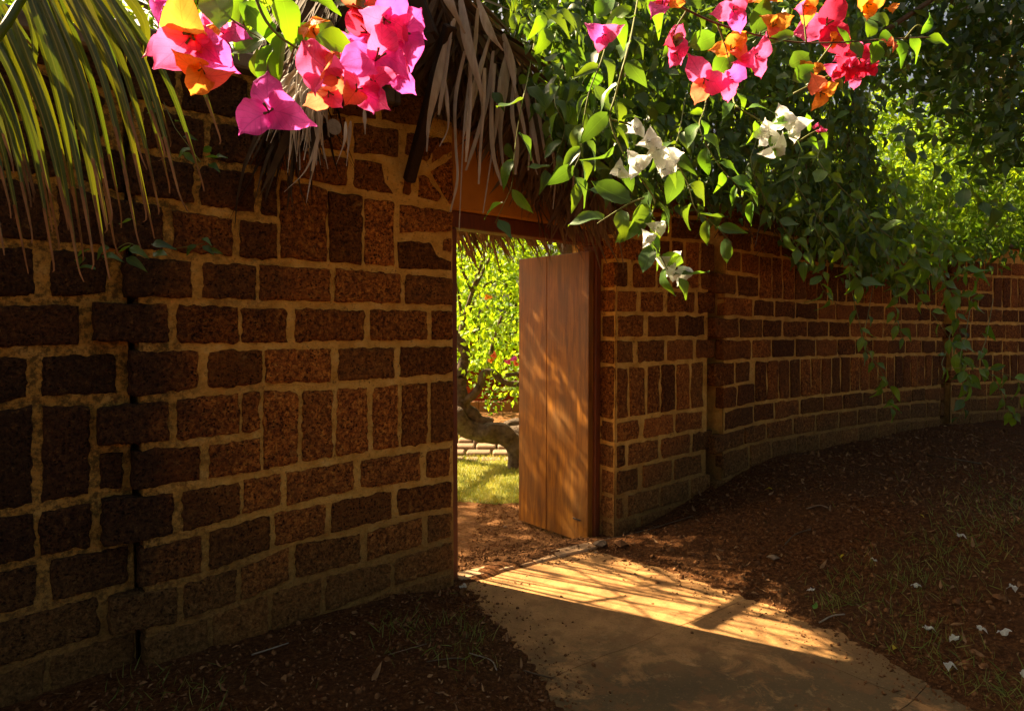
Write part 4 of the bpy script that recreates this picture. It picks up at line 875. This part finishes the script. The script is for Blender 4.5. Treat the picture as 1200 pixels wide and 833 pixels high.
# ------------------------------------------------------------------ coconut frond, upper left
PF = empty('palm_frond', W(60, -40, 2.1), 'coconut palm frond hanging in from the upper left corner', 'palm frond')
rach = smoothpts([W(-60, 120, 1.9), W(0, 40, 1.95), W(24, 2, 2.0), W(60, -45, 2.05), (W(160, -110, 2.1)), W(300, -150, 2.1)], 8)
mb = MB(); mb.tube(rach, [.014*(1-.5*i/len(rach)) for i in range(len(rach))], 6); mb.out('rachis', M['palm'], PF, True)
def leaflet(p0, p1, p2, w0, Z0, Z1, seed):
    """from the rachis (px) over a bend to a withered tip"""
    P = smoothpts([W(*p0, Z0), W(*p1, (Z0+Z1)/2), W(*p2, Z1)], 7); n = len(P); v, f = [], []
    a = random.uniform(-.3, .45); side = Vector((math.cos(a), math.sin(a), 0))
    for i, p in enumerate(P):
        t = i/(n-1); wd = w0*.5*(.5+.5*min(1, t*5))*(1-t**2.6)*1.0+.0008; tg = (P[min(n-1, i+1)]-P[max(0, i-1)]).normalized(); s_ = (side-tg*side.dot(tg)).normalized(); nn = s_.cross(tg)*(-1)
        if nn.y > 0: nn = -nn
        fold = .42*wd; v += [p-s_*wd-nn*fold*0, p-s_*wd*.5+nn*fold*.5, p+nn*fold, p+s_*wd*.5+nn*fold*.5, p+s_*wd]
    for i in range(n-1):
        for k in range(4): f.append((i*5+k, i*5+k+1, i*5+k+6, i*5+k+5))
    me = mesh('leaflet', v, f, M['palm'], True)
    a = me.attributes.new('across', 'FLOAT', 'POINT'); a.data.foreach_set('value', [(0, .5, 1, .5, 0)[i % 5] for i in range(len(v))])
    a = me.attributes.new('along', 'FLOAT', 'POINT'); a.data.foreach_set('value', [(i//5)/(n-1) for i in range(len(v))])
    o = link('leaflet', me, PF)
    # withered tip: separate sub-part
    tp = P[-4:]; d = tp[-1]-tp[0]; e = tp[-1]+d*random.uniform(.05, .3)+Vector((random.gauss(0, .008), 0, -.01)); mb = MB()
    v2 = []; f2 = []; L = smoothpts([tp[0], tp[-1], e], 3)
    for i, p in enumerate(L):
        w2 = (.0045 if i < 2 else .0035)*(1-.55*i/len(L)); v2 += [p+Vector((-w2, -.004, 0)), p+Vector((w2, -.004, 0))]
    for i in range(len(L)-1): f2.append((i*2, i*2+1, i*2+3, i*2+2))
    obj('withered_tip', v2, f2, M['dead'], o)
    return o
tips = [(-2, 230), (4, 285), (12, 240), (30, 300), (38, 270), (60, 255), (64, 310), (80, 262), (92, 310), (98, 295), (110, 300), (118, 270), (126, 310), (135, 285), (142, 246), (160, 270), (172, 250), (178, 262), (186, 240), (198, 212), (210, 225), (236, 208), (52, 200), (85, 225), (15, 190), (104, 250), (150, 210), (258, 160), (70, 285), (132, 250)]
tips += [(random.uniform(0, 200), 0) for _ in range(10)]; tips = [(x, y if y else 295-max(0, x-120)*.55-random.uniform(10, 90)) for x, y in tips]
tips.sort(key=lambda t: t[0])
for i, (x, y) in enumerate(tips):
    f_ = (x+10)/270; sx = -70+f_*215+random.uniform(-6, 6); sy = 60-f_*130+random.uniform(-10, 10) if f_ < .4 else -30+random.uniform(-25, 10)
    bx = sx+(x-sx)*.52+4+8*f_; by = sy+(y-sy)*.47
    leaflet((sx, sy), (bx, by), (x, y), random.uniform(.018, .026), 2.02, 1.98+random.uniform(-.1, .12), i)
for i in range(9):                                  # the row on the near side of the midrib, shorter and paler
    x = 20+i*26; leaflet((x-70, -50+random.uniform(-10, 10)), (x-10, 20), (x+random.uniform(-10, 25), random.uniform(60, 150)), .034, 2.15, 2.2, i)

# ------------------------------------------------------------------ trees and garden behind the wall
def tree(name, label, cat, base, top, r0, poly, zf, nclump, per, rad, size, mat, limbs=5, group=None, protos=SMALL):
    root = empty(name, base, label, cat, group)
    mb = MB(); m = base.lerp(top, .5)+Vector((random.uniform(-.3, .3), random.uniform(-.3, .3), 0)); P = smoothpts([base, m, top], 5)
    mb.tube(P, [r0*(1-.6*i/len(P)) for i in range(len(P))], 8, .3); mb.out('trunk', M['bark'], root, True)
    pts = sample_poly(poly, nclump*2, zf); 
    for k in range(limbs):
        q = Vector(pts[random.randrange(len(pts))]); s_ = P[random.randrange(len(P)//2, len(P))]; mb = MB(); mb.tube(smoothpts([s_, s_.lerp(q, .5)+Vector((0, 0, .3)), q], 4), [r0*.45, r0*.4, r0*.35, r0*.3, r0*.25, r0*.2, r0*.15, r0*.1, r0*.06], 6); mb.out('branch', M['bark'], root, True)
    p1 = clumped(pts, nclump, per, rad); n = len(p1); A_, P_ = mats_from(p1, randdirs(n, (0, 0, -.4), 1), randdirs(n, (0, -.2, 1), .7), rng.uniform(*size, n))
    stuff_mesh('crown', protos, A_, P_, M[mat], root)
    return root
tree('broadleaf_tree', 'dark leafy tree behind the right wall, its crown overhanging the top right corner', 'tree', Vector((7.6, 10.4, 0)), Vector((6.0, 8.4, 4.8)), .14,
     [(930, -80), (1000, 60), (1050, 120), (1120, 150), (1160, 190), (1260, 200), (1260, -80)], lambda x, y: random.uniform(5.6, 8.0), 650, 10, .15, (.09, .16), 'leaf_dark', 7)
tree('broadleaf_tree', 'mid green tree standing behind the creeper at the upper right', 'tree', Vector((1.9, 8.8, 0)), Vector((2.1, 8.4, 3.6)), .08,
     [(880, 60), (1000, 80), (1100, 130), (1220, 190), (1220, 290), (1080, 290), (960, 270), (900, 200)], lambda x, y: random.uniform(7.5, 9.5), 520, 10, .16, (.08, .14), 'leaf_far', 6)
tree('sunlit_tree', 'yellow-green sunlit tree far behind the right wall', 'tree', Vector((8.4, 15, 0)), Vector((8.2, 14.6, 4)), .16,
     [(860, 140), (960, 150), (1260, 120), (1260, 330), (860, 320)], lambda x, y: random.uniform(11, 16), 1000, 14, .32, (.10, .18), 'leaf_far', 6)
tree('sunlit_tree', 'bright tree behind the wall directly above the far toothed corner', 'tree', Vector((6.3, 11.2, 0)), Vector((6.1, 11, 3)), .12,
     [(1000, 190), (1260, 200), (1260, 320), (1000, 300)], lambda x, y: random.uniform(10, 11.5), 500, 12, .25, (.09, .16), 'leaf_far', 5)
tree('garden_tree', 'green tree behind the left wall above the palm frond', 'tree', Vector((-2.8, 8.8, 0)), Vector((-2.8, 8.6, 4.6)), .14,
     [(-200, -160), (440, -160), (450, 60), (300, 80), (120, 70), (-200, 60)], lambda x, y: random.uniform(7.6, 9.5), 700, 12, .28, (.10, .17), 'leaf_far', 6)
tree('garden_tree', 'leafy tree added behind the thatched gateway roof to keep sun off the bank', 'tree', Vector((.9, 7.4, 0)), Vector((.5, 7.1, 4.4)), .10,  # crown added and spread out of view to keep sun off the right bank
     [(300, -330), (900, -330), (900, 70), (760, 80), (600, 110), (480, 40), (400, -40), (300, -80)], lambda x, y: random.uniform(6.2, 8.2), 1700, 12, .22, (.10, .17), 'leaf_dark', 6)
tree('garden_shrub', 'golden-leaved shrub in full sun seen through the open doorway', 'shrub', Vector((-.55, 9.9, -.05)), Vector((-.5, 9.8, 2.2)), .06,
     [(505, 200), (640, 200), (650, 400), (615, 455), (585, 455), (560, 420), (540, 440), (500, 450)], lambda x, y: random.uniform(9.2, 11.8), 520, 11, .16, (.07, .13), 'leaf_gold', 5)
tree('garden_shrub', 'paler shrub behind the golden one in the doorway view', 'shrub', Vector((.3, 13.4, 0)), Vector((.3, 13.3, 2.8)), .08,
     [(470, 150), (680, 150), (690, 440), (640, 440), (470, 430)], lambda x, y: random.uniform(12.5, 15), 800, 12, .28, (.12, .22), 'leaf_far', 4)
# tree just inside, left of the doorway: its crown dapples the door, its bare stems stripe the path
IT = empty('garden_tree', (-1.9, 5.6, -.07), 'garden tree close behind the left wall whose stems shade the path', 'tree')
mb = MB(); mb.tube(smoothpts([(-1.9, 5.9, -.1), (-1.95, 5.8, 1.5), (-2.1, 6.0, 3.2)]), .07, 8, .3); mb.out('trunk', M['bark'], IT, True)
for a_, b_, r_ in (((-1.95, 5.8, 1.6), (-.95, 4.75, 2.9), .022), ((-2.1, 6, 2.6), (-.9, 5.1, 3.2), .014), ((-2.1, 5.9, 2.2), (-1.3, 4.6, 3.5), .012), ((-2, 5.8, 3), (-1.2, 4.9, 2.1), .011), ((-2.1, 6.0, 3), (-1.0, 5.2, 4.1), .03), ((-2.1, 6.0, 3.1), (-1.7, 6.4, 4.8), .03), ((-2, 6, 2), (-1.6, 4.5, 2.6), .012), ((-2.1, 6, 3.1), (-2.2, 5.2, 4.2), .02), ((-1.9, 5.7, 1.4), (-1.1, 4.8, 2.2), .016), ((-2, 5.9, 2.9), (-1.5, 4.7, 3.0), .009)):
    a_, b_ = Vector(a_), Vector(b_); P = smoothpts([a_, a_.lerp(b_, .5)+Vector((random.uniform(-.1, .1), random.uniform(-.1, .1), .15)), b_], 5); mb = MB(); mb.tube(P, [r_*(1-.5*i/len(P)) for i in range(len(P))], 6); mb.out('branch', M['bark'], IT, True)
CN = empty('cane_clump', (-1.35, 5.2, -.07), 'clump of tall thin canes behind the left wall that stripe the sunlit path', 'cane plant')
for i in range(26):
    cc = 3.25+i*.046+random.uniform(-.02, .02); t_ = random.uniform(-.35, .35); x_, y_ = -1.3*1+t_*-.87+(cc-3.9)*.49, 5.2+t_*.49+(cc-3.9)*.87; lean = random.gauss(0, .10)
    P = smoothpts([(x_, y_, -.08), (x_+lean*.4, y_+lean*.3, 1.6), (x_+lean, y_+lean*.8, random.uniform(2.6, 4.0))], 5); mb = MB(); r0_ = random.uniform(.006, .016); mb.tube(P, [r0_*(1-.4*j/len(P)) for j in range(len(P))], 5); mb.out('cane', M['stem'], CN, True)
q_ = []
for _ in range(150):
    cc = random.uniform(3.3, 4.5); q_.append((-1.3+(cc-3.9)*.49+random.gauss(0, .25), 5.2+(cc-3.9)*.87+random.gauss(0, .2), random.uniform(2.3, 4.3)))
q_ = np.array(q_); A_, P_ = mats_from(q_, randdirs(150, (.8, -.3, -.6), .5), randdirs(150, (0, 0, 1), .5), rng.uniform(.25, .5, 150)); stuff_mesh('blades', [leaf_proto(.06, .2, .6, 4)], A_, P_, M['leaf_far'], CN)
def blob(c, r, ncl, per, rad, size, mat, root):
    q = rng.normal(0, 1, (ncl, 3)); q /= np.linalg.norm(q, axis=1, keepdims=True); q = q*(rng.random((ncl, 1))**.4)*np.array(r)+np.array(c)
    p1 = np.repeat(q, per, axis=0)+rng.normal(0, 1, (ncl*per, 3))*rad; n = len(p1); A_, P_ = mats_from(p1, randdirs(n, (0, 0, -.4)), randdirs(n, (0, -.2, 1), .7), rng.uniform(*size, n)); return stuff_mesh('crown', SMALL, A_, P_, M[mat], root)
blob((-2.0, 6.5, 4.55), (.80, .65, .5), 300, 9, .07, (.07, .13), 'leaf_far', IT); blob((-1.6, 6.15, 3.35), (.45, .3, .35), 14, 7, .06, (.06, .11), 'leaf_far', IT)
blob((-1.7, 5.3, 3.9), (.5, .5, .3), 26, 8, .06, (.05, .10), 'leaf_far', IT)
# big trees added over the near side, out of the picture: they keep the sky off the wall
for nm, lab, b_, cs in (('added_shade_tree', 'unseen tree added left of the path, behind the viewer, to block sky light', (-3.6, -2.6, 0), (((-3.2, -1.9, 4.4), (2.7, 2.0, 1.0)), ((-.6, -3.2, 4.6), (2.4, 2.0, 1.0)), ((-5.2, .6, 4.6), (1.6, 1.8, 1.0)))),
                        ('added_shade_tree', 'unseen tree added right of the path, behind the viewer, to block sky light', (5.2, -1.5, .2), (((4.2, -.6, 4.6), (2.2, 2.2, 1.0)), ((2.6, -2.4, 4.9), (2.2, 1.8, .9)), ((6.4, 2.2, 4.8), (1.8, 2.0, 1.0))))):
    st_ = empty(nm, b_, lab, 'tree'); b_ = Vector(b_); mb = MB(); mb.tube(smoothpts([b_-Vector((0, 0, .2)), b_+Vector((.1, .1, 1.6)), b_+Vector((0, .2, 3.2))]), [.24, .22, .21, .2, .2, .19, .19, .18, .18, .17, .17, .16, .16], 10, .3); mb.out('trunk', M['bark'], st_, True)
    for c_, r_ in cs:
        e_ = Vector(c_); a_ = b_+Vector((0, .2, 3.0)); mb = MB(); mb.tube(smoothpts([a_, a_.lerp(e_, .5)+Vector((0, 0, .3)), e_]), [.12, .11, .1, .1, .09, .09, .08, .08, .07, .06, .05, .04, .03], 7); mb.out('branch', M['bark'], st_, True)
        blob(c_, r_, 420, 10, .18, (.13, .22), 'leaf_dark', st_)
blob((-1.8, 6.9, 5.6), (1.0, .8, .7), 260, 10, .1, (.09, .15), 'leaf_far', IT)  # extra unseen crown clump, added to block sun on the right bank
# twisted tree lying across the doorway view
TT = empty('twisted_tree', W(606, 546, 7.4), 'old twisted tree with a leaning grey trunk, seen through the doorway', 'tree')
def limb(pts, Z, r, name='branch', n=9):
    P = smoothpts([W(x, y, Z) for x, y in pts], 5); rr = [r[0]+(r[1]-r[0])*i/(len(P)-1) for i in range(len(P))]; mb = MB(); mb.tube(P, rr, n, .5, 3); mb.out(name, M['bark'], TT, True)
limb([(607, 552), (607, 530), (600, 514), (582, 507), (560, 506), (542, 497), (520, 480)], 7.4, (.115, .105), 'trunk', 12)
limb([(575, 500), (560, 492), (548, 482), (540, 470), (528, 452)], 7.5, (.085, .07)); limb([(542, 470), (539, 446), (541, 432), (547, 419), (541, 405), (530, 390)], 7.5, (.075, .05))
limb([(543, 472), (555, 463), (564, 448), (567, 436), (579, 437), (590, 447), (615, 452)], 7.45, (.05, .035)); limb([(567, 436), (574, 420), (578, 400), (588, 370)], 7.5, (.03, .015)); limb([(592, 440), (606, 438), (625, 436)], 7.4, (.02, .018))
limb([(600, 512), (612, 505), (630, 500)], 7.5, (.10, .08)); limb([(584, 512), (600, 495), (615, 496)], 7.7, (.07, .06))
p0 = sample_poly([(535, 385), (620, 380), (640, 475), (600, 470), (580, 440), (550, 440)], 60, lambda x, y: random.uniform(7.1, 7.8)); p1 = clumped(p0, 60, 6, .06); n = len(p1)
A_, P_ = mats_from(p1, randdirs(n, (0, 0, -.4)), randdirs(n, (0, -.3, 1), .7), rng.uniform(.05, .09, n)); stuff_mesh('crown', SMALL, A_, P_, M['leaf_gold'], TT)
for x, y, ms in ((578, 415, 'coral'), (576, 421, 'orange'), (606, 425, 'coral'), (603, 420, 'mag'), (572, 348, 'orange'), (596, 423, 'pink')): flower(x, y, 7.1, 5.5, [ms], TT)
# lawn, stone edging, kerb, plinth of the house
def band(name, pix, z, mat, kind='structure'):
    v = []
    for x, y in pix:
        d = ray(x, y); t = (z-CAM_H)/d.z; p = Vector((0, 0, CAM_H))+d*t; v.append((p.x, p.y, z))
    return tag(obj(name, v, [tuple(range(len(v)))], M[mat]), kind=kind)
def lawn_y(x): return 5.95+.10*noise.noise(Vector((x*3, 0, 0)))-.05*x
v = []; f = []; nx, ny = 60, 40
for j in range(ny+1):
    for i in range(nx+1):
        x = -3.5+i*.13; y0 = lawn_y(x); y = y0+(10.6-y0)*(j/ny)**1.3; v.append((x, y, -.052+.012*noise.noise(Vector((x*2, y*2, 4)))-(.05 if j == 0 else 0)))
for j in range(ny):
    for i in range(nx): a = j*(nx+1)+i; f.append((a, a+1, a+nx+2, a+nx+1))
tag(obj('lawn', v, f, M['lawn'], smooth=True), kind='structure')
n = 42000; xs = rng.uniform(-1.6, 1.2, n); ys = 5.9+(rng.random(n)**1.3)*4.5; ok = ys > np.array([lawn_y(x) for x in xs])+rng.normal(0, .06, n); xs, ys = xs[ok], ys[ok]; n = len(xs)
A_, P_ = mats_from(np.stack([xs, ys, np.full(n, -.055)], 1), randdirs(n, (0, 0, 1.6), .6), randdirs(n, (0, -1, 0), .6), rng.uniform(.025, .055, n))
tag(stuff_mesh('lawn_grass', [leaf_proto(.12, .1, .5, 2)], A_, P_, M['lawn_blade']), 'short sunlit lawn grass beyond the open door', 'grass', kind='stuff')
ST = empty('stone_edging', (-.3, 8.2, -.05), 'low edging of flat stones across the lawn beyond the twisted trunk', 'edging')
yb = 7.75; zc = -.06
for r_ in range(5):
    x = -1.9+random.uniform(0, .2)
    while x < .9:
        wd = random.uniform(.16, .34); mb = MB(); mb.bevbox((x, yb+r_*.235+random.uniform(-.015, .015), zc-.05), (wd-.025, random.uniform(-.01, .01), 0), (0, .215, 0), (0, 0, .075+r_*.038+random.uniform(-.006, .006)), .014); mb.out('stone', M['stone'], ST); x += wd
BLD = empty('house_plinth', (-.3, 13.2, 0), 'low red plinth with a brick kerb behind the twisted tree', 'plinth')
zk = .0; Yk = 12.4
for r_ in range(1):
    x = -2.6
    while x < 2:
        mb = MB(); mb.bevbox((x, Yk, -.1), (.19, 0, 0), (0, .12, 0), (0, 0, .20), .008); mb.out('brick', M['redbrick'], BLD); x += .2
mb = MB(); mb.bevbox((-3, Yk+.5, -.1), (6, 0, 0), (0, .25, 0), (0, 0, .42), .01); mb.out('step', M['redwall'], BLD)
mb = MB(); mb.bevbox((-3, Yk+.8, -.1), (6, 0, 0), (0, .3, 0), (0, 0, .78), .01); mb.out('plinth_wall', M['redwall'], BLD)
mb = MB(); mb.bevbox((-3, Yk+1.11, -.1), (6, 0, 0), (0, .3, 0), (0, 0, 1.6), .01); mb.out('plinth_wall', M['redwall'], BLD)
gp = empty('garden_plant', W(578, 478, 11.9), 'small leafy plant before the brick kerb, seen through the door', 'plant')
for _ in range(40): add_leaf(W(578+random.gauss(0, 6), 470+random.gauss(0, 9), 11.9), (random.gauss(0, 1), -.3, random.uniform(-.2, 1)), .09, gp, 'leaf_light')
# fringe of old thatch on the garden side of the gate
FR = empty('thatch_fringe', J0+fh*.6+Vector((0, 0, 2.4))+NB*1.2, 'dark ragged thatch fringe hanging at the top of the doorway, garden side', 'thatch fringe')
for _ in range(60):
    s_ = random.uniform(.0, 1.3); p = J0+fh*s_+NB*random.uniform(1.1, 1.3)+Vector((0, 0, 2.42)); q = p+Vector((random.gauss(0, .07), random.gauss(0, .05), -random.uniform(.22, .52))); m_ = p.lerp(q, .5)+Vector((random.gauss(0, .03), 0, 0))
    mb = MB(); mb.tube([p, m_, q], [.006, .005, .002], 4); mb.out('dry_strip', M['thatch_dark'], FR)
mb = MB(); mb.bevbox(J0+fh*-.3+NB*1.16+Vector((0, 0, 2.42)), fh*1.9, NB*.08, (0, 0, .06), .006); mb.out('batten', M['darkwood'], FR)

# ------------------------------------------------------------------ litter on the ground
def clod_proto(seed):
    v = []
    for (x, y, z) in ((1, 0, 0), (-1, 0, 0), (0, 1, 0), (0, -1, 0), (0, 0, 1), (0, 0, -1), (.7, .7, .3), (-.7, .6, .2), (.6, -.7, .3), (-.6, -.7, .3)):
        q = Vector((x, y, z)); q = q*(1+.45*noise.noise(q*1.7+Vector((seed, 0, 0)))); v.append((q.x, q.y, q.z*.6))
    f = [(4, 0, 6), (4, 6, 2), (4, 2, 7), (4, 7, 1), (4, 1, 9), (4, 9, 3), (4, 3, 8), (4, 8, 0), (0, 8, 5), (8, 3, 5), (3, 9, 5), (9, 1, 5), (1, 7, 5), (7, 2, 5), (2, 6, 5), (6, 0, 5)]
    return v, f
CL = [clod_proto(i*3.1) for i in range(5)]
def onground(n, xr, yr, cond, zoff=0):
    out = []
    while len(out) < n:
        x, y = random.uniform(*xr), random.uniform(*yr)
        if cond(x, y): out.append((x, y, ground_z(x, y)+zoff))
    return np.array(out)
def dirt(x, y):
    if inside(x, y) > -.02 and x < .75: return False
    if x > .7 and y > PC.P.y+(x-PC.P.x)*.75: return False
    return not (y < 4.55 and xat(PATH_L, y)+.02 < x < xat(PATH_R, y)-.02)
p = onground(16000, (-2.6, 5.2), (1.9, 7.8), dirt, .001); n = len(p)
A_, P_ = mats_from(p, randdirs(n), randdirs(n), rng.gamma(1.5, .0034, n)+.0018); tag(stuff_mesh('soil_crumbs', CL, A_, P_, M['clod']), 'crumbs of red-brown earth and gravel on the bare ground', 'gravel', kind='stuff')
def edge(x, y): return y < 4.6 and (abs(x-xat(PATH_L, y)) < random.expovariate(9) or abs(x-xat(PATH_R, y)) < random.expovariate(7)) or (y > 4.2 and inside(x, y) > -.15 and -.3 < x < .6 and inside(x, y) < 1.6)
p = onground(9000, (-.6, 2.4), (1.9, 6), edge, .0); p[:, 2] = np.maximum(p[:, 2]+.001, np.where((p[:, 1] < 4.5), .011, -1)); n = len(p)
A_, P_ = mats_from(p, randdirs(n), randdirs(n), rng.gamma(1.6, .0022, n)+.0014); tag(stuff_mesh('soil_crumbs', CL, A_, P_, M['clod']), 'loose earth crumbs spilled along the edges of the path and threshold', 'gravel', kind='stuff')
# litter of dead leaves and straw
p = onground(5200, (-2.4, 5.0), (1.9, 7.6), dirt, .006); n = len(p)
A_, P_ = mats_from(p, randdirs(n, (0, 0, 0), 1)*np.array([1, 1, .15]), randdirs(n, (0, 0, 1.4), .5), rng.gamma(2.0, .010, n)+.006); tag(stuff_mesh('leaf_litter', [leaf_proto(.4, .3, .8, 3), leaf_proto(.08, .1, .5, 3), leaf_proto(.3, -.3, -.8, 3)], A_, P_, M['dead']), 'dead leaf scraps and straw scattered over the bare earth', 'leaf litter', kind='stuff')
# grass: thin tufts
gv = []
for px, py, sp_, k in ((500, 748, 34, 9), (470, 735, 20, 5), (530, 730, 20, 3), (545, 775, 22, 3), (560, 745, 14, 5), (1080, 675, 45, 34), (1130, 640, 50, 34), (1180, 600, 40, 26), (1095, 770, 40, 16), (1180, 810, 40, 22), (978, 708, 12, 7), (1060, 735, 40, 14), (1160, 580, 50, 20), (1000, 690, 25, 8), (200, 820, 60, 12), (640, 820, 14, 0)):
    for _ in range(k*9):
        x, y = px+random.gauss(0, sp_), py+random.gauss(0, sp_*.45)
        q = G(x, min(860, max(500, y))); gv.append((q.x, q.y, q.z))
gv = np.array([g for g in gv if dirt(g[0], g[1])]); n = len(gv)
A_, P_ = mats_from(gv, randdirs(n, (0, 0, 1.0), .7), randdirs(n, (0, -1, 0), .6), rng.uniform(.03, .085, n)); tag(stuff_mesh('grass', [leaf_proto(.05, .1, .7, 3), leaf_proto(.04, .1, 1.2, 3)], A_, P_, M['grass']), 'sparse grass tufts growing in the bare earth by the walls', 'grass', kind='stuff')
# fallen white bracts, each one labelled by where it lies
def fallen(px, py, size, mat, label, cat, name, grp):
    q = G(px, py); root = None
    mats = {'white': 'white', 'yellow': None}
    if mat == 'white':
        r_ = empty(name, q, label, cat, grp)
        for k in range(3):
            a = random.uniform(0, 6.28)+k*2.1; place(bract_me('white', random.randrange(4)), 'bract', q+Vector((0, 0, .006)), (math.cos(a), math.sin(a), .35), (0, 0, 1), size*random.uniform(.8, 1.1), r_)
    else:
        v, f = LEAVES[random.randrange(6)]; a = random.uniform(0, 6.28); o = place(mesh(name, v, f, M[mat], True), name, q+Vector((0, 0, .012)), (math.cos(a), math.sin(a), .25), (0, 0, 1), size, None); tag(o, label, cat, grp)
for px, py, s, lb in ((952, 693, .034, 'white fallen flower at the sunlit edge of the path'), (1125, 630, .034, 'white fallen flower in grass furthest up the bank'), (1073, 689, .03, 'greyish fallen flower left of the grassy patch'), (1189, 692, .034, 'pale fallen flower by the right edge on bare earth'),
                      (1088, 739, .032, 'fallen white flower nearest above the path corner'), (1118, 751, .034, 'crumpled white fallen flower, second in the row of four'), (1149, 740, .03, 'flat white fallen flower, third in the row of four'), (1177, 746, .036, 'round bright white fallen flower at the right end of the row'),
                      (1110, 782, .036, 'fallen white flower on straw beside the lower end of the path'), (1199, 794, .034, 'fallen white flower cut by the right edge near the bottom'), (1024, 657, .02, 'tiny white fallen petal on dark earth'), (541, 688, .035, 'white fallen flower at the foot of the left door jamb')):
    fallen(px, py, s, 'white', lb, 'fallen flower', 'fallen_flower', 'white flowers fallen on the ground')
for px, py, s, mt, lb in ((905, 575, .05, 'yellow', 'yellow fallen leaf on the bank below the wall corner'), (948, 550, .035, 'yellow', 'small yellow-green leaf at the foot of the long wall'), (1047, 764, .045, 'yellow', 'yellow leaf lying on the edge of the path'), (989, 652, .03, 'yellow', 'little yellow leaf on the dark bank'),
                          (1078, 605, .03, 'yellow', 'small bright leaf high on the bank'), (954, 716, .045, 'leaf_light', 'green leaf beside the sunlit strip of path edge'), (292, 780, .05, 'dead', 'purplish dead leaf at the foot of the left wall'), (300, 790, .05, 'dead', 'curled tan leaf at the foot of the left wall'), (690, 706, .03, 'dead', 'dead leaf on the sunlit path')):
    fallen(px, py, s, mt, lb, 'leaf', 'fallen_leaf', 'leaves fallen on the ground')
def twig(pts, r, lb, mat='twig'):
    P = smoothpts([G(x, y)+Vector((0, 0, .012)) for x, y in pts], 4); mb = MB(); mb.tube(P, r, 5, .4); tag(mb.out('twig', M[mat], None, True), lb, 'twig', 'twigs lying on the ground')
twig([(613, 788), (630, 793), (656, 799)], .0028, 'short dark twig on the lower left of the path'); twig([(550, 768), (575, 776), (582, 788)], .003, 'forked grey twig on the earth left of the path', 'logend'); twig([(295, 770), (320, 762), (338, 756)], .004, 'pale twig leaning at the foot of the left wall', 'logend')
twig([(700, 636), (760, 622), (812, 606)], .003, 'long thin dry stalk at the foot of the wall by the door', 'thatch'); twig([(920, 640), (932, 628), (950, 622)], .005, 'curved root on the dark bank'); twig([(945, 598), (960, 594), (970, 597)], .006, 'pale bent root higher up the bank', 'thatch')
twig([(1040, 528), (1090, 535), (1150, 545)], .006, 'long dark stick lying at the foot of the far wall'); twig([(960, 732), (975, 724), (990, 722)], .004, 'grey stick at the sunlit edge of the path', 'logend'); twig([(810, 790), (822, 800), (835, 815)], .002, 'thin straw on the shaded path', 'thatch')
twig([(455, 770), (475, 764), (500, 757)], .002, 'thin straw on the earth before the left wall', 'thatch'); twig([(500, 778), (530, 774), (548, 775)], .003, 'dark twig on the earth before the left wall')
# broken stone rubble by the right jamb
for i, (px, py, s, lb) in enumerate(((704, 640, .05, 'flat brown stone jammed beside the right door jamb'), (690, 645, .035, 'small dark stone under the open door'), (714, 634, .03, 'small stone leaning on the wall end by the door'), (727, 640, .055, 'ochre lump of stone at the foot of the wall end'), (698, 650, .025, 'brown pebble nearest the threshold stones'), (742, 638, .02, 'grey pebble on the bank edge'),
                                     (906, 655, .035, 'rounded brown stone on the dark bank'), (650, 620, .02, 'little stone just inside the doorway'), (592, 618, .018, 'pebble on the sunlit earth inside the gate'), (1170, 702, .03, 'dull stone on the bank near the right edge'))):
    v, f = clod_proto(i*5.5); q = G(px, py); o = link('stone', mesh('stone', v, f, M['clod' if i % 2 else 'stone'], False), None, Matrix.Translation(q+Vector((0, 0, s*.3))) @ Matrix.Rotation(i, 4, 'Z') @ Matrix.Scale(s, 4)); tag(o, lb, 'stone', 'stones lying about')
